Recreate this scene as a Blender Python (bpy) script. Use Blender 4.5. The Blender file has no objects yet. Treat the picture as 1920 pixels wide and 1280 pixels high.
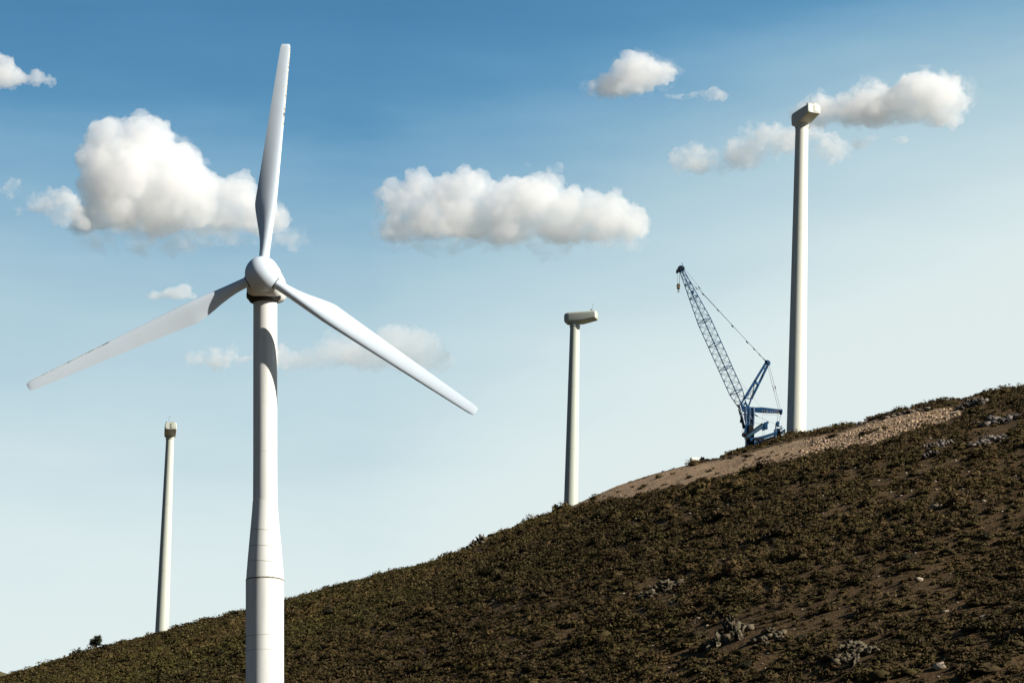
import bpy, math, random
import numpy as np
from mathutils import Vector, noise as mnoise

# ------------------------------------------------------------------ camera, sky, sun, exposure
S = bpy.context.scene
C = S.collection
F_PX = 5444.0                       # focal length in pixels of a 1920 wide frame
PITCH = math.radians(16.0)
CAM = np.array([0.0, 0.0, 1.7])
cp, sp = math.cos(PITCH), math.sin(PITCH)
RIGHT, UP, FWD = np.array([1., 0, 0]), np.array([0, -sp, cp]), np.array([0, cp, sp])

cam = bpy.data.cameras.new("camera")
cam.sensor_width = 36.0
cam.lens = F_PX / 1920 * 36.0
cam.clip_start = 0.5
cam.clip_end = 40000
co = bpy.data.objects.new("camera", cam)
C.objects.link(co)
co.location = CAM
co.rotation_euler = (math.pi / 2 + PITCH, 0, 0)
S.camera = co

SUN_EL = math.radians(29.0)
SUN_AZ = math.radians(23.0)         # from the right, turned this far towards the camera
SUN_DIR = Vector((math.cos(SUN_EL) * math.cos(SUN_AZ), -math.cos(SUN_EL) * math.sin(SUN_AZ), math.sin(SUN_EL)))
sl = bpy.data.lights.new("sun", 'SUN')
sl.energy = 5.0
sl.angle = math.radians(0.5)
sl.color = (1.0, 0.94, 0.84)
so = bpy.data.objects.new("sun", sl)
C.objects.link(so)
so.location = (400, -100, 300)
so.rotation_euler = (-SUN_DIR).to_track_quat('-Z', 'Y').to_euler()

S.view_settings.view_transform = 'Standard'
S.view_settings.look = 'None'
EXPO = 0.7
S.view_settings.exposure = EXPO
S.view_settings.gamma = 1.0
S.render.engine = 'CYCLES'
S.cycles.use_denoising = True
S.cycles.max_bounces = 24
S.cycles.diffuse_bounces = 3
S.cycles.glossy_bounces = 3
S.cycles.transparent_max_bounces = 24
S.cycles.volume_bounces = 24
S.cycles.volume_max_steps = 256
S.cycles.volume_step_rate = 1.0


def lin(c):
    return tuple(((x / 255) / 12.92 if x / 255 <= .04045 else ((x / 255 + .055) / 1.055) ** 2.4) for x in c)


def node(nt, typ, loc=None, **kw):
    n = nt.nodes.new(typ)
    for k, v in kw.items():
        setattr(n, k, v)
    return n


def math_node(nt, op, a, b=None, clamp=False):
    n = nt.nodes.new('ShaderNodeMath')
    n.operation = op
    n.use_clamp = clamp
    for i, x in enumerate((a, b)):
        if x is None:
            continue
        if isinstance(x, (int, float)):
            n.inputs[i].default_value = x
        else:
            nt.links.new(x, n.inputs[i])
    return n.outputs[0]


def set_ramp(r, stops):
    while len(r.color_ramp.elements) < len(stops):
        r.color_ramp.elements.new(.5)
    for e, (p, c) in zip(r.color_ramp.elements, stops):
        e.position = p
        e.color = (*c, 1) if len(c) == 3 else c


world = bpy.data.worlds.new("World")
S.world = world
world.use_nodes = True
nt = world.node_tree
nt.nodes.clear()
out = node(nt, 'ShaderNodeOutputWorld')
bg = node(nt, 'ShaderNodeBackground')
nt.links.new(bg.outputs[0], out.inputs[0])
bg.inputs[1].default_value = 0.1
tc = node(nt, 'ShaderNodeTexCoord')
sep = node(nt, 'ShaderNodeSeparateXYZ')
nt.links.new(tc.outputs['Generated'], sep.inputs[0])
X, Y, Z = sep.outputs
sky = node(nt, 'ShaderNodeTexSky')
sky.sky_type = 'NISHITA'
sky.sun_disc = False
sky.sun_elevation = SUN_EL
sky.sun_rotation = math.pi / 2 + SUN_AZ
sky.air_density = 1.0
sky.dust_density = 0.6
# paler towards the sun, deeper blue away from it
glow = math_node(nt, 'MULTIPLY', math_node(nt, 'MINIMUM', math_node(nt, 'MAXIMUM', math_node(nt, 'ADD', X, .05), 0), .35), .62)
low = math_node(nt, 'DIVIDE', math_node(nt, 'SUBTRACT', .46, Z), .2, clamp=True)
v = math_node(nt, 'SUBTRACT', Z, math_node(nt, 'MULTIPLY', glow, low))
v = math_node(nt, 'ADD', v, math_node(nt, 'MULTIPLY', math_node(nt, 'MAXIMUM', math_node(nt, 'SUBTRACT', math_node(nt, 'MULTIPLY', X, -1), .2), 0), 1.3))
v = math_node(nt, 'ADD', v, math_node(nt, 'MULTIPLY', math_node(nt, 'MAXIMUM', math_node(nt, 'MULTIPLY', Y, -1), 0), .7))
# thin veils of high cloud
mp = node(nt, 'ShaderNodeMapping')
mp.inputs['Scale'].default_value = (9, 9, 38)
mp.inputs['Rotation'].default_value = (0, math.radians(-7), 0)
nt.links.new(tc.outputs['Generated'], mp.inputs[0])
nz = node(nt, 'ShaderNodeTexNoise')
nz.inputs['Scale'].default_value = 1.0
nz.inputs['Detail'].default_value = 6
nz.inputs['Roughness'].default_value = .55
nt.links.new(mp.outputs[0], nz.inputs['Vector'])
v = math_node(nt, 'ADD', v, math_node(nt, 'MULTIPLY', math_node(nt, 'SUBTRACT', nz.outputs['Fac'], .5), -.045))
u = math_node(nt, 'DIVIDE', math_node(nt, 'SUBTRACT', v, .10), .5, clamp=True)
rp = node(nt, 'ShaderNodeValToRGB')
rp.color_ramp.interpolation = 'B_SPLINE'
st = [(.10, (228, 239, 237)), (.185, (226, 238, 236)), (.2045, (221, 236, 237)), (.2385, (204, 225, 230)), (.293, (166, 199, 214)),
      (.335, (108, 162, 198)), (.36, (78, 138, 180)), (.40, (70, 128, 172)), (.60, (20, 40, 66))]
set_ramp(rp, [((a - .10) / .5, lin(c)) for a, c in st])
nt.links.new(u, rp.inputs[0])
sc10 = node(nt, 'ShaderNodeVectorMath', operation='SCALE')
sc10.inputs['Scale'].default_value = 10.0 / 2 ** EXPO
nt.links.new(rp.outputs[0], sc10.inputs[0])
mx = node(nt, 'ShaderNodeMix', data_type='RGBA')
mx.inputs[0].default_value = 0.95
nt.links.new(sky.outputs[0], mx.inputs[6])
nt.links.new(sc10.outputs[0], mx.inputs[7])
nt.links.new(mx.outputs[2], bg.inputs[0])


# ------------------------------------------------------------------ helpers
def ray(px, py):
    return FWD + RIGHT * ((px - 960) / F_PX) - UP * ((py - 640) / F_PX)


def at(px, py, y):
    """the point seen at a pixel of the photograph, at ground distance y"""
    d = ray(px, py)
    return CAM + d * (y / d[1])


def mpp(px, py, y):
    """metres per photograph pixel there"""
    return y / ray(px, py)[1] / F_PX


def V(a):
    return np.asarray(a, float)


def unit(a):
    a = V(a)
    return a / (np.linalg.norm(a) + 1e-12)


class MB:
    def __init__(self, k=1.0):
        self.v, self.f, self.m = [], [], []
        self.k = k                                   # thickness factor for tubes and beams
        self.mi = 0

    def add(self, vs, fs):
        b = len(self.v)
        self.v.extend([tuple(x) for x in vs])
        for q in fs:
            self.f.append(tuple(i + b for i in q))
            self.m.append(self.mi)

    def loft(self, rings, cap=True, closed=True):
        n = len(rings[0])
        vs = [p for r in rings for p in r]
        fs = []
        for i in range(len(rings) - 1):
            for j in range(n if closed else n - 1):
                k = (j + 1) % n
                fs.append((i * n + j, i * n + k, (i + 1) * n + k, (i + 1) * n + j))
        if cap and closed:
            fs.append(tuple(range(n))[::-1])
            fs.append(tuple((len(rings) - 1) * n + j for j in range(n)))
        self.add(vs, fs)

    def tube(self, p, q, r, r2=None, n=6):
        p, q = V(p), V(q)
        r2 = r if r2 is None else r2
        r, r2 = r * self.k, r2 * self.k
        d = unit(q - p)
        a = unit(np.cross(d, (0, 0, 1) if abs(d[2]) < .9 else (1, 0, 0)))
        b = np.cross(d, a)
        ang = np.arange(n) * 2 * math.pi / n
        self.loft([[p + r * (math.cos(t) * a + math.sin(t) * b) for t in ang],
                   [q + r2 * (math.cos(t) * a + math.sin(t) * b) for t in ang]])

    def poly(self, pts, r, n=5):
        for a, b in zip(pts[:-1], pts[1:]):
            self.tube(a, b, r, n=n)

    def box(self, c, a, b, d, bev=0.0):
        """centre and three half vectors; bev chamfers the outline"""
        c, a, b, d = V(c), V(a), V(b), V(d)
        if bev <= 0:
            k = [(-1, -1), (1, -1), (1, 1), (-1, 1)]
            ring = lambda s: [c + x * a + y * b + s * d for x, y in k]
            self.loft([ring(-1), ring(1)])
            return
        la, lb, ld = (np.linalg.norm(x) for x in (a, b, d))
        def ring(s, sh):
            xa, xb = 1 - sh * bev / la, 1 - sh * bev / lb
            ca, cb = bev / la, bev / lb
            o = []
            for x, y in ((1, 1), (-1, 1), (-1, -1), (1, -1)):
                e = [(x * (xa - ca), y * xb), (x * xa, y * (xb - cb))]
                if x * y > 0:
                    e = e[::-1]
                o += e
            return [c + i * a + j * b + s * d for i, j in o]
        self.loft([ring(-1, 1), ring(-1 + bev / ld, 0), ring(1 - bev / ld, 0), ring(1, 1)])

    def beam(self, p, q, w, h, upv=(0, 0, 1), bev=0.0):
        p, q, w, h = V(p), V(q), w * self.k, h * self.k
        d = unit(q - p)
        s = unit(np.cross(d, upv))
        u = np.cross(s, d)
        self.box((p + q) / 2, s * w / 2, u * h / 2, (q - p) / 2, bev)

    def lathe(self, prof, n=32, org=(0, 0, 0), ax=(0, 0, 1), cap=True):
        ax = unit(ax)
        a = unit(np.cross(ax, (0, 0, 1) if abs(ax[2]) < .9 else (0, -1, 0)))
        b = np.cross(ax, a)
        org = V(org)
        ang = np.arange(n) * 2 * math.pi / n
        self.loft([[org + ax * z + r * (math.cos(t) * a + math.sin(t) * b) for t in ang] for r, z in prof], cap=cap)

    def build(self, name, mats, parent=None, org=None, smooth=38):
        if org is None:
            org = parent['_org'] if parent is not None else (0, 0, 0)
        me = bpy.data.meshes.new(name)
        me.from_pydata([tuple(V(x) - V(org)) for x in self.v], [], self.f)
        for m in (mats if isinstance(mats, (list, tuple)) else [mats]):
            me.materials.append(m)
        me.polygons.foreach_set('material_index', self.m)
        me.update()
        if smooth:
            me.shade_smooth()
            me.set_sharp_from_angle(angle=math.radians(smooth))
        o = bpy.data.objects.new(name, me)
        C.objects.link(o)
        if parent is not None:
            o.parent = parent
            o['_org'] = list(parent['_org'])
        else:
            o.location = org
            o['_org'] = list(org)
        return o


def fix_normals(o):
    import bmesh
    bm = bmesh.new()
    bm.from_mesh(o.data)
    bmesh.ops.recalc_face_normals(bm, faces=bm.faces)
    bm.to_mesh(o.data)
    bm.free()
    return o


def thing(name, label, cat, loc, group=None):
    o = bpy.data.objects.new(name, None)
    C.objects.link(o)
    o.location = loc
    o.empty_display_size = 1
    o['_org'] = list(map(float, loc))
    return tag(o, label, cat, group)


def tag(o, label=None, cat=None, group=None, kind=None):
    for k, x in (('label', label), ('category', cat), ('group', group), ('kind', kind)):
        if x:
            o[k] = x
    return o


def mesh_np(name, v, f, mat, tint=None, loc=(0, 0, 0), smooth=False):
    """fast mesh from arrays (faces all with the same corner count)"""
    me = bpy.data.meshes.new(name)
    v = np.ascontiguousarray(v, np.float32)
    f = np.ascontiguousarray(f, np.int32)
    k = f.shape[1]
    me.vertices.add(len(v))
    me.vertices.foreach_set('co', v.ravel())
    me.loops.add(f.size)
    me.loops.foreach_set('vertex_index', f.ravel())
    me.polygons.add(len(f))
    me.polygons.foreach_set('loop_start', np.arange(0, f.size, k, dtype=np.int32))
    me.polygons.foreach_set('loop_total', np.full(len(f), k, np.int32))
    me.update(calc_edges=True)
    if tint is not None:
        at_ = me.attributes.new('tint', 'FLOAT_COLOR', 'POINT')
        c = np.ones((len(v), 4), np.float32)
        c[:, :3] = tint
        at_.data.foreach_set('color', c.ravel())
    if smooth:
        me.shade_smooth()
    me.materials.append(mat)
    o = bpy.data.objects.new(name, me)
    C.objects.link(o)
    o.location = loc
    o['_org'] = list(map(float, loc))
    return o


# ------------------------------------------------------------------ materials
def paint(name, col, rough=.4, dirt=.12, dirt_col=(.25, .22, .17), streak=True, scale=1.0, metallic=0.0, spec=.25):
    m = bpy.data.materials.new(name)
    m.use_nodes = True
    nt = m.node_tree
    b = nt.nodes['Principled BSDF']
    tc = node(nt, 'ShaderNodeTexCoord')
    mp = node(nt, 'ShaderNodeMapping')
    mp.inputs['Scale'].default_value = (scale, scale, scale * (.08 if streak else 1))
    nt.links.new(tc.outputs['Object'], mp.inputs[0])
    n1 = node(nt, 'ShaderNodeTexNoise')
    n1.inputs['Scale'].default_value = 1.6
    n1.inputs['Detail'].default_value = 7
    n1.inputs['Roughness'].default_value = .62
    nt.links.new(mp.outputs[0], n1.inputs['Vector'])
    r = node(nt, 'ShaderNodeValToRGB')
    set_ramp(r, [(.42, (0, 0, 0)), (.78, (1, 1, 1))])
    nt.links.new(n1.outputs['Fac'], r.inputs[0])
    mixn = node(nt, 'ShaderNodeMix', data_type='RGBA')
    nt.links.new(math_node(nt, 'MULTIPLY', r.outputs[0], dirt), mixn.inputs[0])
    mixn.inputs[6].default_value = (*col, 1)
    mixn.inputs[7].default_value = (*dirt_col, 1)
    nt.links.new(mixn.outputs[2], b.inputs['Base Color'])
    nt.links.new(math_node(nt, 'ADD', math_node(nt, 'MULTIPLY', n1.outputs['Fac'], .2), rough - .1), b.inputs['Roughness'])
    b.inputs['Metallic'].default_value = metallic
    b.inputs['Specular IOR Level'].default_value = .5 if metallic else spec
    return m


def tinted(name, rough=.85, var=.5, scale=3.0, trans=0.0, bump=0.0):
    """colour comes from each leaf's, stone's own tint, broken up by noise"""
    m = bpy.data.materials.new(name)
    m.use_nodes = True
    nt = m.node_tree
    b = nt.nodes['Principled BSDF']
    a = node(nt, 'ShaderNodeAttribute', attribute_name='tint')
    tc = node(nt, 'ShaderNodeTexCoord')
    n1 = node(nt, 'ShaderNodeTexNoise')
    n1.inputs['Scale'].default_value = scale
    n1.inputs['Detail'].default_value = 5
    nt.links.new(tc.outputs['Object'], n1.inputs['Vector'])
    k = math_node(nt, 'ADD', math_node(nt, 'MULTIPLY', n1.outputs['Fac'], var * 2), 1 - var)
    s = node(nt, 'ShaderNodeVectorMath', operation='SCALE')
    nt.links.new(a.outputs['Color'], s.inputs[0])
    nt.links.new(k, s.inputs['Scale'])
    nt.links.new(s.outputs[0], b.inputs['Base Color'])
    b.inputs['Roughness'].default_value = rough
    b.inputs['Specular IOR Level'].default_value = .2
    if bump:
        bp = node(nt, 'ShaderNodeBump')
        bp.inputs['Strength'].default_value = bump
        bp.inputs['Distance'].default_value = .15
        nt.links.new(n1.outputs['Fac'], bp.inputs['Height'])
        nt.links.new(bp.outputs[0], b.inputs['Normal'])
    return m


def soil(name, c1, c2, c3, s1=.06, s2=1.3, bump=.6):
    m = bpy.data.materials.new(name)
    m.use_nodes = True
    nt = m.node_tree
    b = nt.nodes['Principled BSDF']
    tc = node(nt, 'ShaderNodeTexCoord')
    n1 = node(nt, 'ShaderNodeTexNoise')
    n1.inputs['Scale'].default_value = s1
    n1.inputs['Detail'].default_value = 6
    n2 = node(nt, 'ShaderNodeTexNoise')
    n2.inputs['Scale'].default_value = s2
    n2.inputs['Detail'].default_value = 8
    n2.inputs['Roughness'].default_value = .7
    vo = node(nt, 'ShaderNodeTexVoronoi')
    vo.inputs['Scale'].default_value = 2.6
    for n in (n1, n2, vo):
        nt.links.new(tc.outputs['Object'], n.inputs['Vector'])
    r1 = node(nt, 'ShaderNodeValToRGB')
    set_ramp(r1, [(.35, c1), (.65, c2)])
    nt.links.new(n1.outputs['Fac'], r1.inputs[0])
    mixn = node(nt, 'ShaderNodeMix', data_type='RGBA')
    r2 = node(nt, 'ShaderNodeValToRGB')
    set_ramp(r2, [(.48, (0, 0, 0)), (.72, (1, 1, 1))])
    nt.links.new(n2.outputs['Fac'], r2.inputs[0])
    nt.links.new(r2.outputs[0], mixn.inputs[0])
    nt.links.new(r1.outputs[0], mixn.inputs[6])
    mixn.inputs[7].default_value = (*c3, 1)
    nt.links.new(mixn.outputs[2], b.inputs['Base Color'])
    b.inputs['Roughness'].default_value = .95
    b.inputs['Specular IOR Level'].default_value = .15
    h = math_node(nt, 'ADD', n2.outputs['Fac'], math_node(nt, 'MULTIPLY', vo.outputs['Distance'], .35))
    bp = node(nt, 'ShaderNodeBump')
    bp.inputs['Strength'].default_value = bump
    bp.inputs['Distance'].default_value = .35
    nt.links.new(h, bp.inputs['Height'])
    nt.links.new(bp.outputs[0], b.inputs['Normal'])
    return m


M_white = paint('white_paint', (.78, .79, .76), .55, .35, (.30, .28, .23))
M_blade = paint('blade_gelcoat', (.64, .73, .82), .5, .12, (.42, .42, .40), streak=False, scale=.35)
M_under_shade = paint('shade_dark_bearing', (.022, .02, .018), .6, .3, (.06, .045, .03))  # near black: shade under the nacelle put into the bearing's colour
M_seam = paint('seam', (.28, .26, .21), .8, .8, (.10, .06, .03), scale=3)
M_cream = paint('cream_paint', (.70, .72, .63), .45, .10)
M_sage = paint('sage_grey_paint', (.52, .56, .48), .45, .12)
M_sage2 = paint('pale_sage_paint', (.54, .57, .49), .45, .12)
M_trim = paint('nacelle_trim', (.30, .30, .25), .5, .2)
M_grey = paint('galvanised', (.14, .145, .15), .5, .2)
M_blue = paint('crane_blue', (.015, .070, .168), .4, .35, (.02, .03, .04), streak=False, scale=2)
M_blue2 = paint('crane_grey_blue', (.055, .115, .17), .4, .3, (.03, .05, .07), streak=False, scale=2)
M_black = paint('crane_black', (.012, .012, .014), .55, .3, (.04, .03, .02), streak=False, scale=2)
M_rope = paint('steel_rope', (.03, .035, .045), .5, .1)
M_hook = paint('hook_block_paint', (.10, .075, .05), .5, .5, (.35, .28, .2), streak=False, scale=2.5)
M_rail = paint('guard_rail', (.35, .36, .37), .5, .1)
M_leaf = tinted('scrub_leaf', .85, .25, 2.0)
M_bark = paint('bark', (.05, .035, .022), .9, .4, (.02, .015, .01), scale=4)
M_rock = tinted('rock', .9, .75, 1.4, bump=1.0)
M_soil = soil('scrub_soil', (.056, .033, .012), (.082, .050, .020), (.13, .086, .041))
M_bank = soil('bank_soil', (.27, .172, .098), (.33, .225, .138), (.40, .305, .20), .09, 2.2, .8)
M_ground = soil('valley_soil', (.05, .045, .02), (.08, .07, .035), (.10, .085, .05), .02, .5, .4)


def erosion_mat():
    m = bpy.data.materials.new('worn_leading_edge')
    m.use_nodes = True
    nt = m.node_tree
    b = nt.nodes['Principled BSDF']
    tc = node(nt, 'ShaderNodeTexCoord')
    n1 = node(nt, 'ShaderNodeTexNoise')
    n1.inputs['Scale'].default_value = 1.7
    n1.inputs['Detail'].default_value = 5
    n1.inputs['Roughness'].default_value = .75
    nt.links.new(tc.outputs['Object'], n1.inputs['Vector'])
    r = node(nt, 'ShaderNodeValToRGB')
    r.color_ramp.interpolation = 'CONSTANT'
    set_ramp(r, [(0, (.05, .05, .055)), (.44, (.50, .45, .31)), (.52, (.78, .78, .76)), (.57, (.42, .37, .25)), (.63, (.05, .06, .07))])
    nt.links.new(n1.outputs['Fac'], r.inputs[0])
    nt.links.new(r.outputs[0], b.inputs['Base Color'])
    b.inputs['Roughness'].default_value = .7
    return m


M_erode = erosion_mat()


# ------------------------------------------------------------------ terrain
def hash2(ix, iy, seed):
    h = (ix.astype(np.int64) * 374761393 + iy.astype(np.int64) * 668265263 + seed * 982451653) & 0x7fffffff
    h = ((h ^ (h >> 13)) * 1274126177) & 0x7fffffff
    return ((h ^ (h >> 16)) & 0xffff) / 65535.0


def vnoise(x, y, seed=0):
    ix, iy = np.floor(x), np.floor(y)
    fx, fy = x - ix, y - iy
    fx, fy = fx * fx * (3 - 2 * fx), fy * fy * (3 - 2 * fy)
    a, b = hash2(ix, iy, seed), hash2(ix + 1, iy, seed)
    c, d = hash2(ix, iy + 1, seed), hash2(ix + 1, iy + 1, seed)
    return (a + (b - a) * fx) * (1 - fy) + (c + (d - c) * fx) * fy - .5


def fbm(x, y, sc, oc=4, seed=0):
    o, amp = 0, 1.0
    for i in range(oc):
        o = o + amp * vnoise(x / sc, y / sc, seed + i * 17)
        amp *= .5
        sc *= .5
    return o


CREST = [(-1400, 1480), (-900, 1420), (-400, 1345), (0, 1275), (40, 1262), (120, 1237), (180, 1220), (290, 1194), (400, 1163), (460, 1148),
         (540, 1126), (640, 1100), (720, 1080), (790, 1064), (830, 1050), (868, 1037), (885, 1022), (910, 1011), (960, 993),
         (1010, 974), (1060, 955), (1100, 936), (1160, 912), (1230, 889), (1300, 870), (1340, 861), (1390, 845),
         (1440, 833), (1480, 820), (1520, 813), (1560, 805), (1610, 797), (1660, 778), (1720, 763), (1770, 757),
         (1800, 754), (1830, 744), (1870, 737), (1920, 729), (2100, 697), (2500, 655), (2900, 640), (3400, 640)]
CREST_Y = [(-1400, 650), (0, 612), (300, 602), (700, 582), (1070, 558), (1300, 541), (1400, 533), (1490, 527),
           (1700, 512), (1920, 500), (2900, 470), (3400, 460)]
_pts = []
for px, py in CREST:
    d = ray(px, py)
    yc = np.interp(px, [a for a, _ in CREST_Y], [b for _, b in CREST_Y])
    _pts.append((d[0] / d[1], yc, CAM[2] + yc * d[2] / d[1]))
CT, CY, CH = (np.array(x) for x in zip(*_pts))
# lower down, the slope follows a smoothed run of the ridge
T_F = np.linspace(CT[0], CT[-1], 1600)
_h = np.interp(T_F, CT, CH)
_w = np.exp(-(np.arange(-160, 161) / 55.0) ** 2 / 2)
H_F = np.convolve(np.pad(_h, 160, mode='edge'), _w / _w.sum(), 'valid')



def profile(s):
    d = 1 - s
    low = 1 - d - .828 * d * d
    low = np.where(low > .06, low, .06 * np.exp(np.clip((low - .06) / .06, -30, 0)))      # runs out into the valley floor
    e = s - 1
    back = np.where(e < .227, 1 + e - 2.2 * e * e, 1.1136)
    back = back * np.clip(1 - np.clip((s - 1.3) / 2.2, 0, 1) ** 2, 0, 1)
    return np.where(s <= 1, low, back)


def hfun(x, y, bumps=True):
    x, y = np.asarray(x, float), np.asarray(y, float)
    t = x / y
    yc, hc = np.interp(t, CT, CY), np.interp(t, CT, CH)
    s = y / yc
    hc = hc + (np.interp(t, T_F, H_F) - hc) * np.clip((.985 - s) / .16, 0, 1)
    h = hc * profile(s)
    if bumps:
        k = np.clip((s - .25) * 4, 0, 1)
        far = np.clip((1 - s) * 8, .35, 1)
        h = h + k * far * (fbm(x, y, 26, 3, 5) * 1.2 + fbm(x, y, 5, 3, 9) * .5)
    return h


def slope_point(px, py):
    """where the line of sight through a pixel meets the hillside"""
    d = ray(px, py)
    t, e = d[0] / d[1], d[2] / d[1]
    yc = np.interp(t, CT, CY)
    ss = np.linspace(.36, 1.0, 900)
    yy = ss * yc
    hh = hfun(t * yy, yy)
    k = np.nonzero(hh >= CAM[2] + e * yy)[0]
    i = k[0] if len(k) else 899
    return np.array([t * yy[i], yy[i], hh[i]])


px_cols = np.concatenate([np.arange(-1300, -60, 40), np.arange(-60, 2000, 5), np.arange(2000, 3300, 40)])
t_cols = []
for px in px_cols:
    d = ray(px, np.interp(px, [a for a, _ in CREST], [b for _, b in CREST]))
    t_cols.append(d[0] / d[1])
t_cols = np.array(t_cols)
s_rows = np.concatenate([[.02, .08, .15, .22, .29, .34], np.linspace(.37, .985, 190), np.linspace(.988, 1.03, 16), np.linspace(1.045, 1.3, 12), [1.6, 2.0, 2.6, 3.3]])
TT, SS = np.meshgrid(t_cols, s_rows, indexing='ij')
YY = SS * np.interp(TT, CT, CY)
XX = TT * YY
HH = hfun(XX, YY)
nI, nJ = TT.shape
grid = np.arange(nI * nJ).reshape(nI, nJ)
quads = np.stack([grid[:-1, :-1], grid[1:, :-1], grid[1:, 1:], grid[:-1, 1:]], -1).reshape(-1, 4)
P = np.stack([XX, YY, HH], -1).reshape(-1, 3)

# the bare bank of tipped soil below the road, as a stretch of the slope of its own
BANK_LO = [(1068, 954), (1100, 945), (1150, 934), (1250, 915), (1310, 903), (1350, 892), (1400, 881), (1450, 866), (1500, 856), (1540, 845), (1600, 836), (1640, 832),
           (1700, 812), (1760, 790), (1795, 772)]
BANK_UP = [(1068, 930), (1100, 900), (1285, 840), (1302, 868), (1320, 869), (1400, 849), (1440, 839), (1500, 824), (1580, 811), (1620, 796), (1680, 780),
           (1740, 768), (1795, 766)]


def pix_of(p):
    q = p - CAM
    z = q @ FWD
    return 960 + F_PX * (q @ RIGHT) / z, 640 - F_PX * (q @ UP) / z


def in_bank(p, grow=0.0):
    px, py = pix_of(p)
    w = fbm(p[..., 0], p[..., 1], 3.0, 3, 31) * 9
    lo = np.interp(px, *zip(*BANK_LO)) + w + grow
    up = np.interp(px, *zip(*BANK_UP)) + w * .5 - grow
    t = p[..., 0] / p[..., 1]
    s = p[..., 1] / np.interp(t, CT, CY)
    return (px > 1068) & (px < 1795) & (py < lo) & (py > up) & (s < 1.012) & (s > .6)


qc = P[quads].mean(1)
bank_mask = in_bank(qc)
hill = mesh_np('hillside', P, quads[~bank_mask], M_soil, smooth=True)
tag(hill, 'dark brown scrub covered hillside rising to the right', 'hillside', kind='structure')
bq = quads[bank_mask]
us, inv = np.unique(bq, return_inverse=True)
bank = mesh_np('earth_bank', P[us], inv.reshape(bq.shape), M_bank, smooth=True)
tag(bank, 'bare tan soil bank below the ridge beside the crane', 'bank', kind='structure')
g = MB()
N = 24
g.loft([[(9000 * math.cos(a), 9000 * math.sin(a), -.6) for a in np.arange(N) * 2 * math.pi / N],
        [(9000 * math.cos(a), 9000 * math.sin(a), -8) for a in np.arange(N) * 2 * math.pi / N]])
gr = fix_normals(g.build('ground', M_ground, smooth=None))
tag(gr, 'dry valley floor stretching to the horizon', 'ground', kind='structure')

# a farther rise, just showing at the lower left corner
g = MB()
nx, ny = 60, 14
vs, fs = [], []
for i in range(nx + 1):
    px = -700 + 760 * i / nx
    top = np.interp(px, [-700, -300, -60, 5, 25, 60], [1190, 1215, 1242, 1253, 1262, 1290]) + 3 * mnoise.noise((px * .05, 0, 0))
    pt = at(px, top, 900)
    for j in range(ny + 1):
        k = (j - ny / 2) / (ny / 2)
        vs.append((pt[0] * (1 + .12 * k), 900 + 140 * k, max(pt[2] * (1 - .9 * k * k), 0) - 1))
for i in range(nx):
    for j in range(ny):
        a = i * (ny + 1) + j
        fs.append((a, a + ny + 1, a + ny + 2, a + 1))
g.add(vs, fs)
tag(g.build('distant_hill', M_ground), 'low dark rise beyond the foot of the slope', 'hill', kind='structure')

# ------------------------------------------------------------------ scrub
rng = np.random.default_rng(7)


def shrub_proto(n, seed, flat=.75, leaf=.17, stalks=True, upright=0.0):
    """leaf sized triangles spread over a lumpy dome of radius 1, with a dull twiggy core"""
    r = np.random.default_rng(seed)
    lumps = r.normal(size=(7, 3))
    lumps[:, 2] = np.abs(lumps[:, 2])
    lumps /= np.linalg.norm(lumps, axis=1)[:, None]
    lr = r.uniform(.35, .6, 7)
    k = r.integers(0, 7, n)
    d = r.normal(size=(n, 3))
    d /= np.linalg.norm(d, axis=1)[:, None]
    p = lumps[k] * .52 + d * (lr[k] * r.uniform(.6, 1.0, n))[:, None]
    p[:, 2] = np.abs(p[:, 2]) * flat + upright * np.abs(p[:, 2])
    nn = d + np.array([0, 0, .5]) + r.normal(size=(n, 3)) * .45          # leaves mostly face outwards
    a = np.cross(nn, r.normal(size=(n, 3)))
    a /= np.linalg.norm(a, axis=1)[:, None]
    b = np.cross(a, nn)
    b /= np.linalg.norm(b, axis=1)[:, None] + 1e-6
    sz = leaf * r.uniform(.6, 1.5, n)[:, None]
    v = np.stack([p - a * sz, p + a * sz * .8 + b * sz * .3, p + b * sz * 1.3], 1).reshape(-1, 3)
    lum = np.repeat(r.uniform(.85, 1.12, n), 3)
    # core
    cv, cf = [], []
    rings = [(.56, 0), (.58, .2), (.42, .36), (.2, .46)]
    for rr, zz in rings:
        for i in range(7):
            q = rr * r.uniform(.8, 1.15)
            cv.append((q * math.cos(i * .898), q * math.sin(i * .898), zz * flat))
    for j in range(3):
        for i in range(7):
            a0, a1 = j * 7 + i, j * 7 + (i + 1) % 7
            cf += [(a0, a1, a1 + 7), (a0, a1 + 7, a0 + 7)]
    cv.append((0, 0, .5 * flat))
    for i in range(7):
        cf.append((21 + i, 21 + (i + 1) % 7, 28))
    f = np.arange(len(v)).reshape(-1, 3)
    f = np.concatenate([f, np.array(cf) + len(v)])
    v = np.concatenate([v, np.array(cv)])
    lum = np.concatenate([lum, np.full(len(cv), .85)])
    return v, f, lum


PAL = np.array([(.058, .039, .012), (.068, .043, .014), (.052, .038, .010), (.046, .031, .010), (.056, .042, .010), (.074, .049, .018)])


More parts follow.
